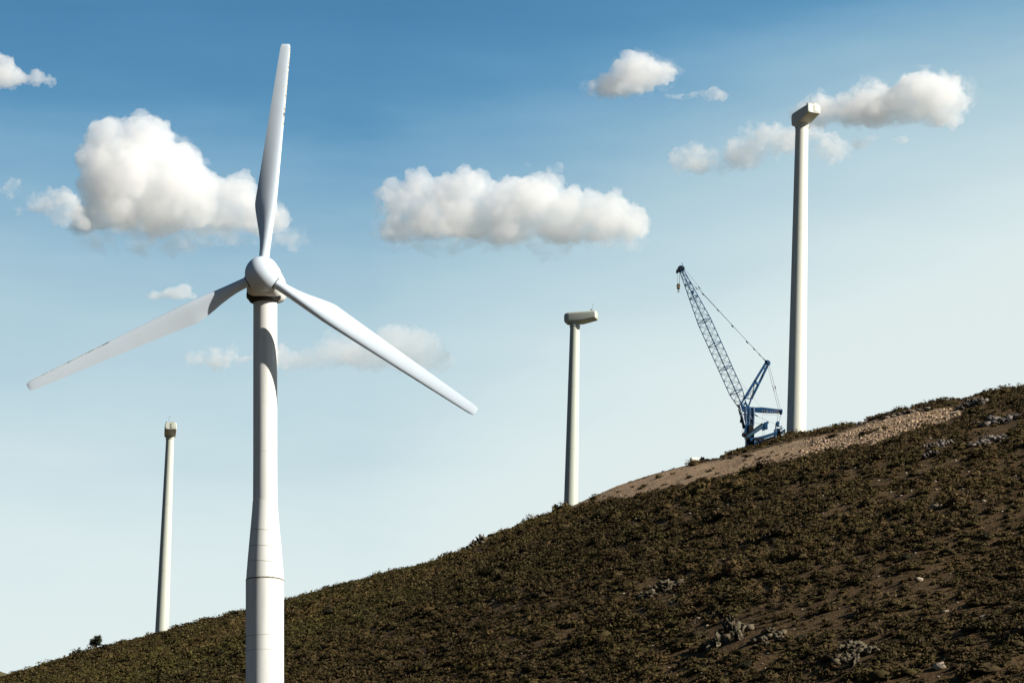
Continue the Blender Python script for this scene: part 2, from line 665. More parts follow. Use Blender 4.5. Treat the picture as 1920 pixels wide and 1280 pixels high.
def scatter(name, pos, rad, tint, protos, mat):
    vs, fs, ts = [], [], []
    base = 0
    pid = rng.integers(0, len(protos), len(pos))
    for k, (pv, pf, pl) in enumerate(protos):
        idx = np.nonzero(pid == k)[0]
        if not len(idx):
            continue
        ang = rng.uniform(0, 2 * math.pi, len(idx))
        ca, sa = np.cos(ang)[:, None], np.sin(ang)[:, None]
        r = rad[idx][:, None]
        zz = rng.uniform(.75, 1.2, len(idx))[:, None]
        x = pv[None, :, 0] * ca - pv[None, :, 1] * sa
        y = pv[None, :, 0] * sa + pv[None, :, 1] * ca
        z = np.broadcast_to(pv[None, :, 2], x.shape) * zz
        q = np.stack([x * r, y * r, z * r], -1) + pos[idx][:, None, :]
        n = pv.shape[0]
        vs.append(q.reshape(-1, 3))
        ts.append((tint[idx][:, None, :] * pl[None, :, None]).reshape(-1, 3))
        fs.append((pf[None] + (np.arange(len(idx)) * n)[:, None, None] + base).reshape(-1, 3))
        base += n * len(idx)
    return mesh_np(name, np.concatenate(vs), np.concatenate(fs), mat, np.concatenate(ts))


GREY = (.110, .090, .058)
PALE = (.27, .225, .165)


def oc(*a, **k):
    OUTCROPS.append((a, k))


OUTCROPS = []
oc('rock_crag', 'grey crag cut into the ridge left of the second tower', 'rock', 897, 1022, 46, 22, 12, GREY, 3)
oc('rock_outcrop', 'largest grey rock outcrop low on the right slope', 'rock', 1372, 1192, 74, 40, 16, GREY, 4)
oc('rock_outcrop', 'loose grey ledges trailing to the right of the largest outcrop', 'rock', 1442, 1196, 56, 16, 14, GREY, 14, flat=(.7, .5, .3))
oc('rock_outcrop', 'blocky grey outcrop at the bottom of the picture below the slope', 'rock', 1602, 1232, 74, 34, 15, GREY, 5)
oc('rock_outcrop', 'broken grey ledges in the middle of the slope', 'rock', 1238, 1108, 74, 26, 18, GREY, 6, flat=(.7, .5, .28))
oc('rock_slab', 'jutting pale slab with an overhang on the ridge beside the tall tower', 'rock', 1627, 792, 44, 18, 6, (.24, .20, .16), 7, dip=-.15, crest=True, flat=(.9, .5, .35))
oc('rock_crag', 'jagged tilted crag at the right end of the soil bank', 'rock', 1822, 760, 52, 26, 16, (.16, .14, .12), 8, dip=-.55, flat=(.9, .5, .25))
oc('rock_ledge', 'long rocky ledge on the ridge above the rubble', 'rock', 1700, 775, 82, 12, 18, (.20, .165, .125), 9, flat=(.9, .5, .25))
oc('rock_crag', 'tilted grey slabs at the right edge below the ridge', 'rock', 1880, 790, 70, 24, 14, (.17, .15, .13), 10, dip=-.4, flat=(.9, .5, .22))
oc('rock_slab', 'dark tilted block on the slope below the rubble bank', 'rock', 1742, 838, 24, 13, 4, (.15, .13, .11), 11, dip=.5)
oc('rock_slab', 'two grey boulders right of the dark tilted block', 'rock', 1770, 834, 30, 12, 4, (.21, .185, .16), 12, dip=.5)
oc('rock_slab', 'flat dark ledge beneath the tilted block', 'rock', 1742, 854, 26, 8, 4, (.11, .095, .08), 13, flat=(1, .5, .3))
oc('rock_outcrop', 'grey ledges on the slope below the right crag', 'rock', 1850, 828, 60, 14, 12, (.19, .165, .14), 15, dip=.35, flat=(.9, .5, .24))
oc('rock_outcrop', 'small brown rock heap on the ridge at the head of the bank', 'rock', 1319, 866, 20, 10, 6, (.20, .16, .12), 16, crest=True)

rs_ = np.random.default_rng(21)
STONE_AT = []
for q in range(200):
    px = 560 + 1350 * math.sqrt(rs_.uniform(0, 1))
    lo = np.interp(px, *zip(*CREST))
    py = lo + 60 + (1278 - lo - 60) * rs_.uniform(0, 1)
    STONE_AT.append((px, py, float(np.clip(np.exp(rs_.normal(1.6, .42)), 3, 15))))
BIG_STONES = [(1762, 1252, 36, 'largest pale flat stone at the bottom right of the slope', 0), (1722, 1092, 20, 'pale flat stone on the right slope above the blocky bottom outcrop', 1),
              (1770, 1148, 17, 'pale rounded stone right of the blocky outcrop', 2), (925, 1127, 10, 'pale stone under the broad black bush at the middle of the slope', 3),
              (975, 1259, 11, 'bright pale stone at the bottom centre of the slope', 4), (1756, 952, 24, 'wide pale stone among scrub below the right crag', 5),
              (1788, 778, 24, 'bright pale slab at the upper right corner of the rubble bank', 1), (1775, 786, 15, 'bright pale slab just under the corner slab of the rubble bank', 2)]


def clear_of_rocks(px, py):
    ok = np.ones(len(px), bool)
    for a, k in OUTCROPS:
        e = ((px - a[3]) / (.56 * a[5])) ** 2 + ((py - a[4] + a[6] * .15) / (.85 * a[6] + 3)) ** 2
        ok &= (e > 1) | (rng.uniform(0, 1, len(px)) < .10)
    for b in [b[:3] for b in BIG_STONES] + STONE_AT:
        dy = py - b[1]
        ok &= ~((np.abs(px - b[0]) < b[2] * .55 + 7) & (dy > -3) & (dy < 13))
    return ok


# candidate places, thick where the photo is thick
NC = 170000
cpx = rng.uniform(-170, 2090, NC)
cs = np.sqrt(rng.uniform(.40 ** 2, 1.012 ** 2, NC))
ct = np.interp(cpx, px_cols, t_cols)
cy = cs * np.interp(ct, CT, CY)
cx = ct * cy
ch = hfun(cx, cy)
pos = np.stack([cx, cy, ch], -1)
ppx, ppy = pix_of(pos)
keep = ppy < 1330
dens = .5 + fbm(cx, cy, 14, 4, 77) * 1.1
bare = np.clip((ppx - 1200) / 450, 0, 1) * (.22 + .9 * np.clip(fbm(cx, cy, 22, 3, 55), -.2, .6))
area_w = cy * np.interp(ct, CT, CY)                   # a fan column is wider far away
keep &= rng.uniform(0, 1, NC) < np.clip(dens + .45 - bare, .15, 1) * np.clip(area_w / area_w.max() * 2.2, .25, 1)
keep &= clear_of_rocks(ppx, ppy)
keep &= ~in_bank(pos, 5.0) | (rng.uniform(0, 1, NC) < .012)
pos, cpx, ppx, ppy = pos[keep], cpx[keep], ppx[keep], ppy[keep]
n = len(pos)
rad = np.exp(rng.normal(-.58, .36, n))
rad = np.clip(rad, .26, 1.5)
tall_ = rng.uniform(0, 1, n) < .09
rad *= np.where(tall_, rng.uniform(1.5, 2.2, n), 1)
hue = fbm(pos[:, 0], pos[:, 1], 18, 3, 41) + rng.normal(0, .18, n)
ki = np.clip(((hue + .55) / 1.1 * 6).astype(int), 0, 5)
ki = np.where(rng.uniform(0, 1, n) < .35, rng.integers(0, 6, n), ki)
big = fbm(pos[:, 0], pos[:, 1], 70, 3, 63)
tint = PAL[ki] * 1.06 * (rng.uniform(.75, 1.15, n) * np.clip(1 + big * .75, .6, 1.5))[:, None]
green = np.clip(.5 - (ppx - 500) / 1400 + fbm(pos[:, 0], pos[:, 1], 45, 2, 91), 0, 1)[:, None]
tint = tint * (1 + green * np.array([-.10, .05, -.15]))
pos[:, 2] -= rad * .08
near_ = pos[:, 1] < 420
protos_c = [shrub_proto(230, 400 + i, .62 + .1 * (i % 3), .095) for i in range(6)]
protos_a = [shrub_proto(54, 100 + i, .52 + .08 * (i % 3), .18) for i in range(7)]
protos_b = [shrub_proto(34, 200 + i, .52 + .08 * (i % 3), .22) for i in range(6)]
for lab, mk, pr in (('low brown and olive scrub covering the nearer right slope', near_ & ~tall_, protos_a), ('low brown and olive scrub covering the farther left slope up to the ridge', ~near_ & ~tall_, protos_b),
                    ('taller olive scrub clumps standing out of the low scrub', tall_, protos_c)):
    tag(scatter('scrub', pos[mk], rad[mk], tint[mk], pr, M_leaf), lab, 'scrub', kind='stuff')
print('shrubs', n)

# dry grass tufts between the shrubs
ng = 9000
gi = rng.integers(0, n, ng)
gp = pos[gi] + np.stack([rng.normal(0, 1.3, ng), rng.normal(0, 1.3, ng), np.zeros(ng)], -1)
gp[:, 2] = hfun(gp[:, 0], gp[:, 1])
gm = ~in_bank(gp)
gp = gp[gm]
tuft = []
for sd in range(3):
    r = np.random.default_rng(sd)
    tv = []
    for i in range(14):
        a, l = r.uniform(0, 6.28), r.uniform(.5, 1)
        b = np.array([math.cos(a), math.sin(a), 0]) * .3 * r.uniform(0, 1)
        tip = b * 2.4 + np.array([0, 0, l])
        w = np.array([-math.sin(a), math.cos(a), 0]) * .09
        tv += [b - w, b + w, tip]
    tuft.append((np.array(tv), np.arange(len(tv)).reshape(-1, 3), np.full(len(tv), 1.0)))
o = scatter('dry_grass', gp, rng.uniform(.25, .55, len(gp)), np.array((.13, .09, .05))[None] * rng.uniform(.6, 1.4, len(gp))[:, None], tuft, M_leaf)
tag(o, 'dry straw coloured grass tufts between the shrubs', 'grass', kind='stuff')

# ------------------------------------------------------------------ single bushes and the lone tree
BUSH_MESH = []
for i in range(4):
    pv, pf, pl = shrub_proto(420, 900 + i, .85, .085)
    o = mesh_np('dark_bush', pv, pf, M_leaf, np.array((.026, .025, .012))[None] * pl[:, None])
    BUSH_MESH.append(o.data)
    bpy.data.objects.remove(o)


def bush(px, py, wpx, label, group=None, tall=1.0, k=0, name='dark_bush', crest=False):
    p = slope_point(px, py) if not crest else at(px, py, np.interp(px, *zip(*CREST_Y)) - 2)
    if crest:
        p[2] = min(p[2], float(hfun(p[0], p[1])) + .2)
    r = wpx / 2 * mpp(px, py, p[1]) / .92
    o = bpy.data.objects.new(name, BUSH_MESH[k % 4])
    C.objects.link(o)
    o.location = (p[0], p[1], p[2] - .05)
    o.scale = (r, r, r * tall)
    o.rotation_euler = (0, 0, rng.uniform(0, 6.28))
    return tag(o, label, 'bush', group)


bush(149, 1225, 18, 'dark pointed bush on the ridge just left of the lone round tree', tall=2.1, k=0, crest=True)
bush(848, 1044, 17, 'dark bush on the ridge just below the grey crag left of centre', tall=1.6, k=1, crest=True)
bush(962, 1112, 30, 'broad black bush in the middle of the slope below the short leaning tower', tall=1.1, k=2)
bush(1066, 1090, 26, 'dark bush on the slope right below the base of the second tallest tower', tall=1.25, k=3)
bush(617, 1150, 42, 'widest dark bush, beside the white turbine tower near the ridge', tall=.9, k=0)
bush(980, 1142, 18, 'dark bush just below the broad black bush at the middle of the slope', tall=1.1, k=1)
bush(1366, 963, 16, 'small dark round bush below the bare bank under the crane', tall=1.1, k=2)
bush(1425, 872, 20, 'dark bush at the lower edge of the bare soil bank below the crane', tall=1.0, k=3)
bush(1610, 790, 13, 'dark bush against the jutting rock slab on the ridge', tall=1.3, k=1, crest=True)
bush(1740, 771, 22, 'green bush above the rubble bank on the right ridge', tall=.8, k=2)
bush(1680, 771, 18, 'low dark bush on the right ridge above the rubble', tall=.7, k=3, crest=True)
bush(1912, 735, 18, 'bush on the ridge at the right end of the picture', tall=1.0, k=0, crest=True)
for q, (px, py, w) in enumerate([(387, 1176, 10), (278, 1222, 14), (250, 1215, 16), (393, 1222, 14), (368, 1250, 20), (175, 1265, 14), (428, 1258, 12), (215, 1268, 12),
                                 (300, 1250, 12), (800, 1235, 22), (742, 1150, 14), (560, 1210, 18), (700, 1200, 18), (1130, 1010, 16), (1240, 985, 18), (1180, 1180, 30),
                                 (1320, 1080, 24), (1450, 1010, 22), (1560, 930, 22), (1700, 900, 24), (1830, 880, 26), (1560, 1130, 30), (1700, 1040, 28), (1850, 1000, 30),
                                 (1400, 1240, 34), (1010, 1220, 26), (880, 1180, 22), (1500, 1190, 28), (1760, 1160, 32), (1880, 1210, 34), (640, 1250, 22), (1120, 1100, 20)]):
    bush(px, py + w * .3, w, 'dark round bush scattered among the lower scrub of the slope', 'dark bushes scattered over the hillside', rng.uniform(.8, 1.1), q)

# two twiggy shrubs on the skyline at the right
for px, py, w, lab in ((1745, 758, 17, 'sparse twiggy shrub on the skyline above the rubble, the left of two'),
                       (1783, 757, 26, 'wider sparse twiggy shrub on the skyline beside the right rock crag')):
    p = at(px, py, np.interp(px, *zip(*CREST_Y)) - 1)
    p[2] = min(p[2], float(hfun(p[0], p[1])) + .1)
    m_ = mpp(px, py, p[1])
    b, lf = MB(), []
    r = random.Random(px)
    t = thing('twiggy_shrub', lab, 'shrub', tuple(p))
    for i in range(26):
        a = r.uniform(0, 6.28)
        l = w * m_ * r.uniform(.35, .75)
        q0 = p + np.array([r.uniform(-.4, .4) * w * m_, r.uniform(-.3, .3), -.05])
        q1 = q0 + np.array([math.cos(a) * l * .5, math.sin(a) * l * .4, l * .8])
        b.tube(q0, q1, .03, .012, n=4)
        for j in range(16):
            lf.append(q0 + (q1 - q0) * r.uniform(.25, 1.05) + np.array([r.gauss(0, .1), r.gauss(0, .1), r.gauss(0, .08)]))
    b.build('twigs', M_bark, t)
    lf = np.array(lf) - p
    rr = np.random.default_rng(3)
    a, c = rr.normal(size=lf.shape) * .06, rr.normal(size=lf.shape) * .06
    v = np.stack([lf - a, lf + a, lf + c], 1).reshape(-1, 3)
    o = mesh_np('leaves', v, np.arange(len(v)).reshape(-1, 3), M_leaf, np.array((.06, .05, .025)))
    o.parent = t

# the lone tree
TB = at(181, 1217, 611)
TB[2] = float(hfun(TB[0], TB[1])) if abs(float(hfun(TB[0], TB[1])) - TB[2]) < 1.5 else TB[2]
tm = mpp(180, 1203, 611)
tree = thing('lone_tree', 'small round crowned dark tree standing alone on the left ridge', 'tree', tuple(TB))
b = MB()
top = at(180, 1203, 611)
b.tube(TB - np.array([0, 0, .3]), top, .16, .09, n=8)
r = random.Random(5)
for i in range(9):
    a = r.uniform(0, 6.28)
    s0 = TB + (top - TB) * r.uniform(.35, .95)
    b.tube(s0, s0 + np.array([math.cos(a) * .8, math.sin(a) * .8, r.uniform(.2, .8)]), .06, .02, n=5)
b.build('trunk', M_bark, tree)
rr = np.random.default_rng(11)
cl = rr.normal(size=(26, 3))
cl /= np.linalg.norm(cl, axis=1)[:, None]
cl *= rr.uniform(.4, 1.08, 26)[:, None]
nl = 4200
k = rr.integers(0, 26, nl)
d = rr.normal(size=(nl, 3)) * .145
lf = (cl[k] + d) * np.array([11.3, 11.3, 10.8]) * tm + (at(179.5, 1202.5, 611) - TB)
a, c = rr.normal(size=lf.shape) * .085, rr.normal(size=lf.shape) * .085
v = np.stack([lf - a, lf + a, lf + c], 1).reshape(-1, 3)
o = mesh_np('crown', v, np.arange(len(v)).reshape(-1, 3), M_leaf, (np.array((.030, .034, .016))[None] * np.repeat(rr.uniform(.6, 1.4, nl), 3)[:, None]))
o.parent = tree

# ------------------------------------------------------------------ rocks
_ico = {}


def ico(sub):
    import bmesh
    if sub not in _ico:
        bm = bmesh.new()
        bmesh.ops.create_icosphere(bm, subdivisions=sub, radius=1)
        _ico[sub] = (np.array([x.co[:] for x in bm.verts]), np.array([[x.index for x in f.verts] for f in bm.faces]))
        bm.free()
    return _ico[sub]




def rock_mesh(seed, pts=16, flat=(1, 1, 1), boxy=.5):
    """an angular block: the hull of points scattered near the faces of a box"""
    import bmesh
    r = random.Random(seed)
    bm = bmesh.new()
    for i in range(pts):
        p = [r.uniform(-1, 1) for _ in range(3)]
        k = r.randrange(3)
        p[k] = math.copysign(r.uniform(.85, 1.0), p[k])
        q = Vector(p)
        q = q.lerp(q.normalized(), 1 - boxy)
        bm.verts.new((q.x * flat[0], q.y * flat[1], q.z * flat[2]))
    res = bmesh.ops.convex_hull(bm, input=bm.verts)
    bmesh.ops.delete(bm, geom=list({g for g in res['geom_interior'] + res['geom_unused'] if isinstance(g, bmesh.types.BMVert)}), context='VERTS')
    bmesh.ops.triangulate(bm, faces=bm.faces)
    bmesh.ops.recalc_face_normals(bm, faces=bm.faces)
    bm.verts.index_update()
    v = np.array([x.co[:] for x in bm.verts])
    f = np.array([[x.index for x in fc.verts] for fc in bm.faces])
    bm.free()
    return v, f


def outcrop(name, label, cat, px, py, wpx, hpx, blocks, tint, seed, dip=0.0, crest=False, spread=1.0, flat=(.62, .5, .42)):
    """a crag: jagged blocks of one bedrock mass standing out of the slope"""
    p0 = slope_point(px, py)
    if crest:
        p0 = at(px, py, np.interp(px, *zip(*CREST_Y)) - 1.5)
        p0[2] = min(p0[2], float(hfun(p0[0], p0[1])) + .3)
    m_ = mpp(px, py, p0[1])
    r = random.Random(seed)
    vs, fs, ts, base = [], [], [], 0
    Wm, Hm = wpx * m_, hpx * m_
    for i in range(7):                                   # the bedrock the blocks stand on
        x = (i / 6 - .5) * Wm * .95
        v, f = rock_mesh(seed * 77 + i, 18, (Wm * .14, 1.3, max(Hm * .22, .3)), .8)
        gz = float(hfun(p0[0] + x, p0[1])) - p0[2]
        v = v + np.array([x, 0, min(max(gz, -1), .8) if crest else gz])
        vs.append(v)
        fs.append(f + base)
        base += len(v)
        ts.append(np.repeat((np.array(tint) * r.uniform(.7, 1.1))[None], len(v), 0))
    iv, if_ = ico(4)
    nl = max(3, blocks // 2)
    for i in range(nl):
        x = ((i + .5) / nl - .5) * Wm * .95 * spread + r.uniform(-.06, .06) * Wm
        env = max(.3, (1 - (1.7 * abs(x) / Wm) ** 2) * r.uniform(.6, 1.1))
        lw, lh = Wm * r.uniform(.08, .22) + .3, Hm * env * r.uniform(.45, .8)
        q = iv * np.array([lw, .9, lh])
        a = dip + r.uniform(-.12, .12)
        ca, sa = math.cos(a), math.sin(a)
        out, tn = [], []
        for p in q:
            # joints and bedding planes split the lump into stepped blocks
            g1 = Vector((p[0] * ca + p[2] * sa, p[1] * .7, (-p[0] * sa + p[2] * ca) * (.5 if flat[2] > .4 else 1.9)))
            g1 = g1 * 2.6 + Vector((seed * 3.7 + i, 0, 0)) + mnoise.noise_vector(Vector(p) * .9) * .35
            c1, c2 = mnoise.cell(g1), mnoise.cell(g1 * 2.3)
            k = 1 + .46 * (c1 - .5) + .34 * (c2 - .5) + .10 * mnoise.turbulence(Vector(p) * 2.5, 3, False)
            out.append((p[0] * k, p[1] * k, p[2] * (1 + .7 * (k - 1))))
            tn.append(.6 + .7 * c1 + .4 * (c2 - .5))
        v = np.array(out)
        v = np.stack([v[:, 0] * ca - v[:, 2] * sa * .6, v[:, 1], v[:, 0] * sa * .6 + v[:, 2] * ca], -1)
        yy = r.uniform(-3.0, 3.0) if not crest else r.uniform(-.6, .6)
        x += r.uniform(-.12, .12) * Wm
        gz = float(hfun(p0[0] + x, p0[1] + yy)) - p0[2]
        if crest:
            gz = min(max(gz, -1.0), .8)
        v += np.array([x, yy, gz + lh * .1])
        vs.append(v)
        fs.append(if_ + base)
        base += len(v)
        ts.append(np.array(tint)[None] * np.array(tn)[:, None])
    o = mesh_np(name, np.concatenate(vs), np.concatenate(fs), M_rock, np.concatenate(ts), tuple(p0))
    return tag(o, label, cat)


for a_, k_ in OUTCROPS:
    outcrop(*a_, **k_)

STONES = []
for i in range(6):
    v, f = rock_mesh(700 + i, 13, (1, .8, .36), .85)
    o = mesh_np('pale_stone', v, f, M_rock, np.array(PALE) * (1, .97, .92)[i % 3])
    STONES.append(o.data)
    bpy.data.objects.remove(o)


def stone(px, py, wpx, label, group=None, k=0):
    p = slope_point(px, py)
    rr_ = wpx / 2 * mpp(px, py, p[1])
    o = bpy.data.objects.new('pale_stone', STONES[k % 6])
    C.objects.link(o)
    o.location = (p[0], p[1], p[2] + rr_ * .2)
    o.scale = (rr_, rr_, rr_)
    o.rotation_euler = (rng.uniform(-.3, .3), -rng.uniform(0, .5), rng.uniform(0, 6.28))
    return tag(o, label, 'stone', group)


for px, py, w, lab, k in BIG_STONES:
    stone(px, py, w, lab, k=k)
for q, (px, py, w) in enumerate(STONE_AT):
    if not in_bank(slope_point(px, py)):
        stone(px, py, w, 'small pale stone lying among the scrub of the slope', 'pale stones strewn over the hillside', q)

# rubble tipped down the bank
nr = 7000
rx = 1500 + 300 * rng.uniform(0, 1, nr) ** .8
rx[:1300] = rng.uniform(1100, 1560, 1300)
lo = np.interp(rx, *zip(*BANK_LO)) + 6
upb = np.interp(rx, *zip(*BANK_UP))
ry = upb + (lo - upb) * rng.uniform(0, 1, nr) ** .75
rp_, keep = [], []
tb = np.linspace(.7, 1.0, 300)
for a, c in zip(rx, ry):
    d = ray(a, c)
    t, e = d[0] / d[1], d[2] / d[1]
    yy = tb * np.interp(t, CT, CY)
    hh = hfun(t * yy, yy)
    i = min(int(np.searchsorted(hh - e * yy, CAM[2])), 299)
    rp_.append((t * yy[i], yy[i], hh[i]))
rp_ = np.array(rp_)
rub = []
for i in range(6):
    v, f = rock_mesh(300 + i, 10, (1, .8, .6), .5)
    rub.append((v, f, np.ones(len(v))))
rs = np.clip(np.exp(rng.normal(-2.3, .62, nr)), .05, .5)
rs[:1300] *= .6
o = scatter('rubble', rp_, rs, np.array((.335, .245, .16))[None] * rng.uniform(.55, 1.35, nr)[:, None] * np.stack([np.ones(nr), rng.uniform(.93, 1.05, nr), rng.uniform(.85, 1.15, nr)], -1), rub, M_rock)
tag(o, 'loose tan rubble tipped over the soil bank', 'rubble', kind='stuff')

# the pale round end that shows behind the rock heap on the ridge
pe = at(1302, 862, 546)
m_ = mpp(1302, 862, 546)
d = MB()
ax = unit((-1, -.25, .05))
d.lathe([(.02, 9 * m_), (2.2 * m_, 8.7 * m_), (4.0 * m_, 7.6 * m_), (4.9 * m_, 5.5 * m_), (5.1 * m_, 2 * m_), (5.1 * m_, -12 * m_), (4.6 * m_, -13 * m_)], 24, pe, ax)
pipe = fix_normals(d.build('tank', M_cream, org=tuple(pe)))
tag(pipe, 'pale rounded tank end showing behind the rock heap on the ridge', 'tank')

# ------------------------------------------------------------------ the near turbine
NY = 262.0
ttop = at(497.3, 569, NY)
gz = float(hfun(ttop[0], NY))
LEAN = (at(497, 1275, NY)[0] - ttop[0]) / (ttop[2] - at(497, 1275, NY)[2])


def lean(m):
    m.v = [(x + (ttop[2] - z) * LEAN, y, z) for x, y, z in m.v]
    return m


near = thing('wind_turbine', 'big white three bladed wind turbine in the foreground with a flared tower', 'wind turbine', (ttop[0], NY, gz), 'wind turbines along the hillside')


def zpix(py, px=497):
    return at(px, py, NY)[2]


def wpix(w, py):
    return w / 2 * mpp(497, py, NY)


t = MB()
prof = []
z1088 = zpix(1087)
t.lathe([(wpix(45, 570), ttop[2] - .02), (wpix(45, 570), ttop[2] - .1), (wpix(44.6, 600), zpix(576)), *[q for py in (668, 760, 851) for q in ((wpix(44.9, py), zpix(py) + .03), (wpix(44.9, py) - .012, zpix(py) + .02), (wpix(44.9, py) - .012, zpix(py) - .02), (wpix(44.9, py), zpix(py) - .03))], (wpix(45.6, 940), zpix(940))], 72, (ttop[0], NY, 0), cap=True)
tower_upper = fix_normals(lean(t).build('tower', M_white, near))
t = MB()
fl = []
ys = [940.3, 955, 975, 1000, 1025, 1050, 1075, 1086.5]
ws = [46.4, 48.2, 51.6, 56.2, 60.8, 65.2, 69.2, 70.6]
t.lathe([(wpix(a, b), zpix(b)) for a, b in zip(ws, ys)], 72, (ttop[0] - .01, NY, 0))
# slanting form-work seams on the flare
t.mi = 1
for py, w in ((998, 55.8), (1028, 61.3), (1057, 66.5)):
    R0 = wpix(w, py) + .006
    ring = []
    for dz in (-.018, .018):
        ring.append([(ttop[0] - .01 + (R0 - (dz + .0) * .1) * math.cos(a), NY + R0 * math.sin(a), zpix(py) + dz - .13 * math.cos(a)) for a in np.arange(72) * 2 * math.pi / 72])
    # keep the slanted ring on the cone
    for rr_ in ring:
        for i, (x, y, z) in enumerate(rr_):
            pyx = np.interp(z, [zpix(q) for q in ys][::-1], ys[::-1])
            k = (wpix(np.interp(pyx, ys, ws), pyx) + .006) / math.hypot(x - ttop[0] + .01, y - NY)
            rr_[i] = (ttop[0] - .01 + (x - ttop[0] + .01) * k, NY + (y - NY) * k, z)
    t.loft(ring, cap=False)
tower_fl = fix_normals(lean(t).build('tower_flare', [M_white, M_seam], near))
t = MB()
t.lathe([(wpix(71.2, 1090), zpix(1089.2)), (wpix(71.6, 1275), zpix(1275)), (wpix(73, 1400), gz - .5)], 72, (ttop[0] - .03, NY, 0))
t.mi = 1
for py in (1195, 1222, 1260, 1320, 1400):
    R0 = wpix(71.4, py) + .004
    if py > 1275:
        R0 += .02
    t.lathe([(R0, zpix(py) - .014), (R0, zpix(py) + .014)], 72, (ttop[0] - .03, NY, 0), cap=False)
fix_normals(lean(t).build('tower_base', [M_white, M_seam], near))
t = MB()
t.lathe([(wpix(71.0, 1088), zpix(1089.2)), (wpix(72.0, 1088), zpix(1089)), (wpix(72.0, 1088), zpix(1086.9)), (wpix(70.6, 1088), zpix(1086.5))], 72, (ttop[0] - .02, NY, 0))
fix_normals(lean(t).build('joint_ring', paint('rusty_joint', (.10, .085, .06), .9, .9, (.5, .45, .36), scale=2.2, streak=False), near))

psi, tau, gam, phi, BL = math.radians(1.0), math.radians(3.08), math.radians(-1.96), math.radians(3.72), 24.02
HUB = at(491.8, 514.8, 258.8)
AX = np.array([-math.sin(psi) * math.cos(tau), -math.cos(psi) * math.cos(tau), math.sin(tau)])
RX = unit(np.cross(-AX, (0, 0, 1)))
UX = np.cross(RX, -AX)

# yaw bearing, widened and blackened as the shaded nacelle underside, and nacelle
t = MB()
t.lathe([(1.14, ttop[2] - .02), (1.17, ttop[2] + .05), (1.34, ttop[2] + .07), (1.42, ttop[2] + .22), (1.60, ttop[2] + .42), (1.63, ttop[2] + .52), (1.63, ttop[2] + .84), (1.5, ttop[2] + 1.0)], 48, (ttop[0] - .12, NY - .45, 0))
fix_normals(t.build('yaw_bearing_shade', M_under_shade, near))
t = MB()
secs = [(-.55, 1.10, 1.15, -.9), (-.62, 1.45, 1.35, -1.35), (-.95, 1.62, 1.45, -1.58), (-2.2, 1.68, 1.5, -1.62), (-3.6, 1.84, 1.5, -1.58), (-4.8, 1.86, 1.42, -1.2), (-5.6, 1.6, 1.2, -.6), (-6.0, 1.1, .9, -.2), (-6.15, .5, .6, .1)]
rings = []
for x, hw, zt, zb in secs:
    rg = []
    for i in range(40):
        a = i * 2 * math.pi / 40
        ca, sa = math.cos(a), math.sin(a)
        ex = .62
        cx_ = math.copysign(abs(ca) ** ex, ca) * hw
        sz_ = math.copysign(abs(sa) ** ex, sa)
        zz = sz_ * zt if sz_ > 0 else -sz_ * zb
        rg.append(HUB + AX * x + RX * cx_ + UX * zz)
    rings.append(rg)
t.loft(rings)
nac = fix_normals(t.build('nacelle', M_white, near))
# spinner
t = MB()
pr = [(.9, -.62), (1.50, -.60), (1.56, -.52), (1.60, -.1), (1.60, .25)]
for i in range(1, 15):
    a = i / 14 * math.pi / 2
    pr.append((max(1.60 * math.cos(a) ** .92, .01), .25 + 1.75 * math.sin(a)))
t.lathe(pr, 64, HUB, AX)
hub = fix_normals(t.build('spinner', M_blade, near))

SEC = [  # span fraction, chord, thickness ratio, leading edge offset, twist, roundness
    (.050, .96, 1.0, .48, 16, 1.0), (.085, .96, 1.0, .48, 16, 1.0), (.115, 1.0, .92, .49, 16, .85), (.150, 1.14, .78, .51, 15.5, .6), (.190, 1.38, .62, .54, 15, .35),
    (.230, 1.68, .49, .58, 14, .15), (.265, 1.93, .41, .62, 13.3, .05), (.290, 2.07, .37, .64, 12.6, 0), (.308, 2.12, .35, .65, 12, 0), (.33, 2.09, .335, .65, 11.5, 0), (.37, 2.01, .31, .64, 10.5, 0),
    (.44, 1.88, .275, .62, 8.6, 0), (.52, 1.74, .25, .59, 6.6, 0), (.60, 1.60, .23, .56, 5, 0), (.68, 1.47, .21, .53, 3.8, 0), (.76, 1.34, .20, .50, 2.8, 0), (.84, 1.21, .19, .47, 2, 0),
    (.92, 1.08, .18, .44, 1.4, 0), (.965, 1.00, .17, .42, 1.1, 0), (.985, .93, .15, .39, 1, 0), (.995, .82, .12, .34, 1, 0), (1.0, .66, .05, .27, 1, 0)]


def section(row, n=36, grow=0.0, span=None):
    fr, ch_, tr, le, tw, rd = row
    pts = []
    for i in (range(n) if span is None else span):
        th = i * 2 * math.pi / n
        xc = .5 * (1 - math.cos(th))                      # 0 at the leading edge
        yt = 5 * (.2969 * math.sqrt(max(xc, 0)) - .126 * xc - .3516 * xc ** 2 + .2843 * xc ** 3 - .1036 * xc ** 4)
        sgn = 1 if math.sin(th) >= 0 else -1
        ya = sgn * yt * (1.15 if sgn < 0 else .85)
        yc = .5 * math.sin(th)
        y = (yc * rd + ya * (1 - rd)) * tr * ch_
        x = le - xc * ch_
        nx, ny = math.cos(th), math.sin(th)
        pts.append((x + grow * nx, y + grow * ny))
    c, s_ = math.cos(math.radians(tw)), math.sin(math.radians(tw))
    return [(x * c - y * s_, x * s_ + y * c) for x, y in pts]


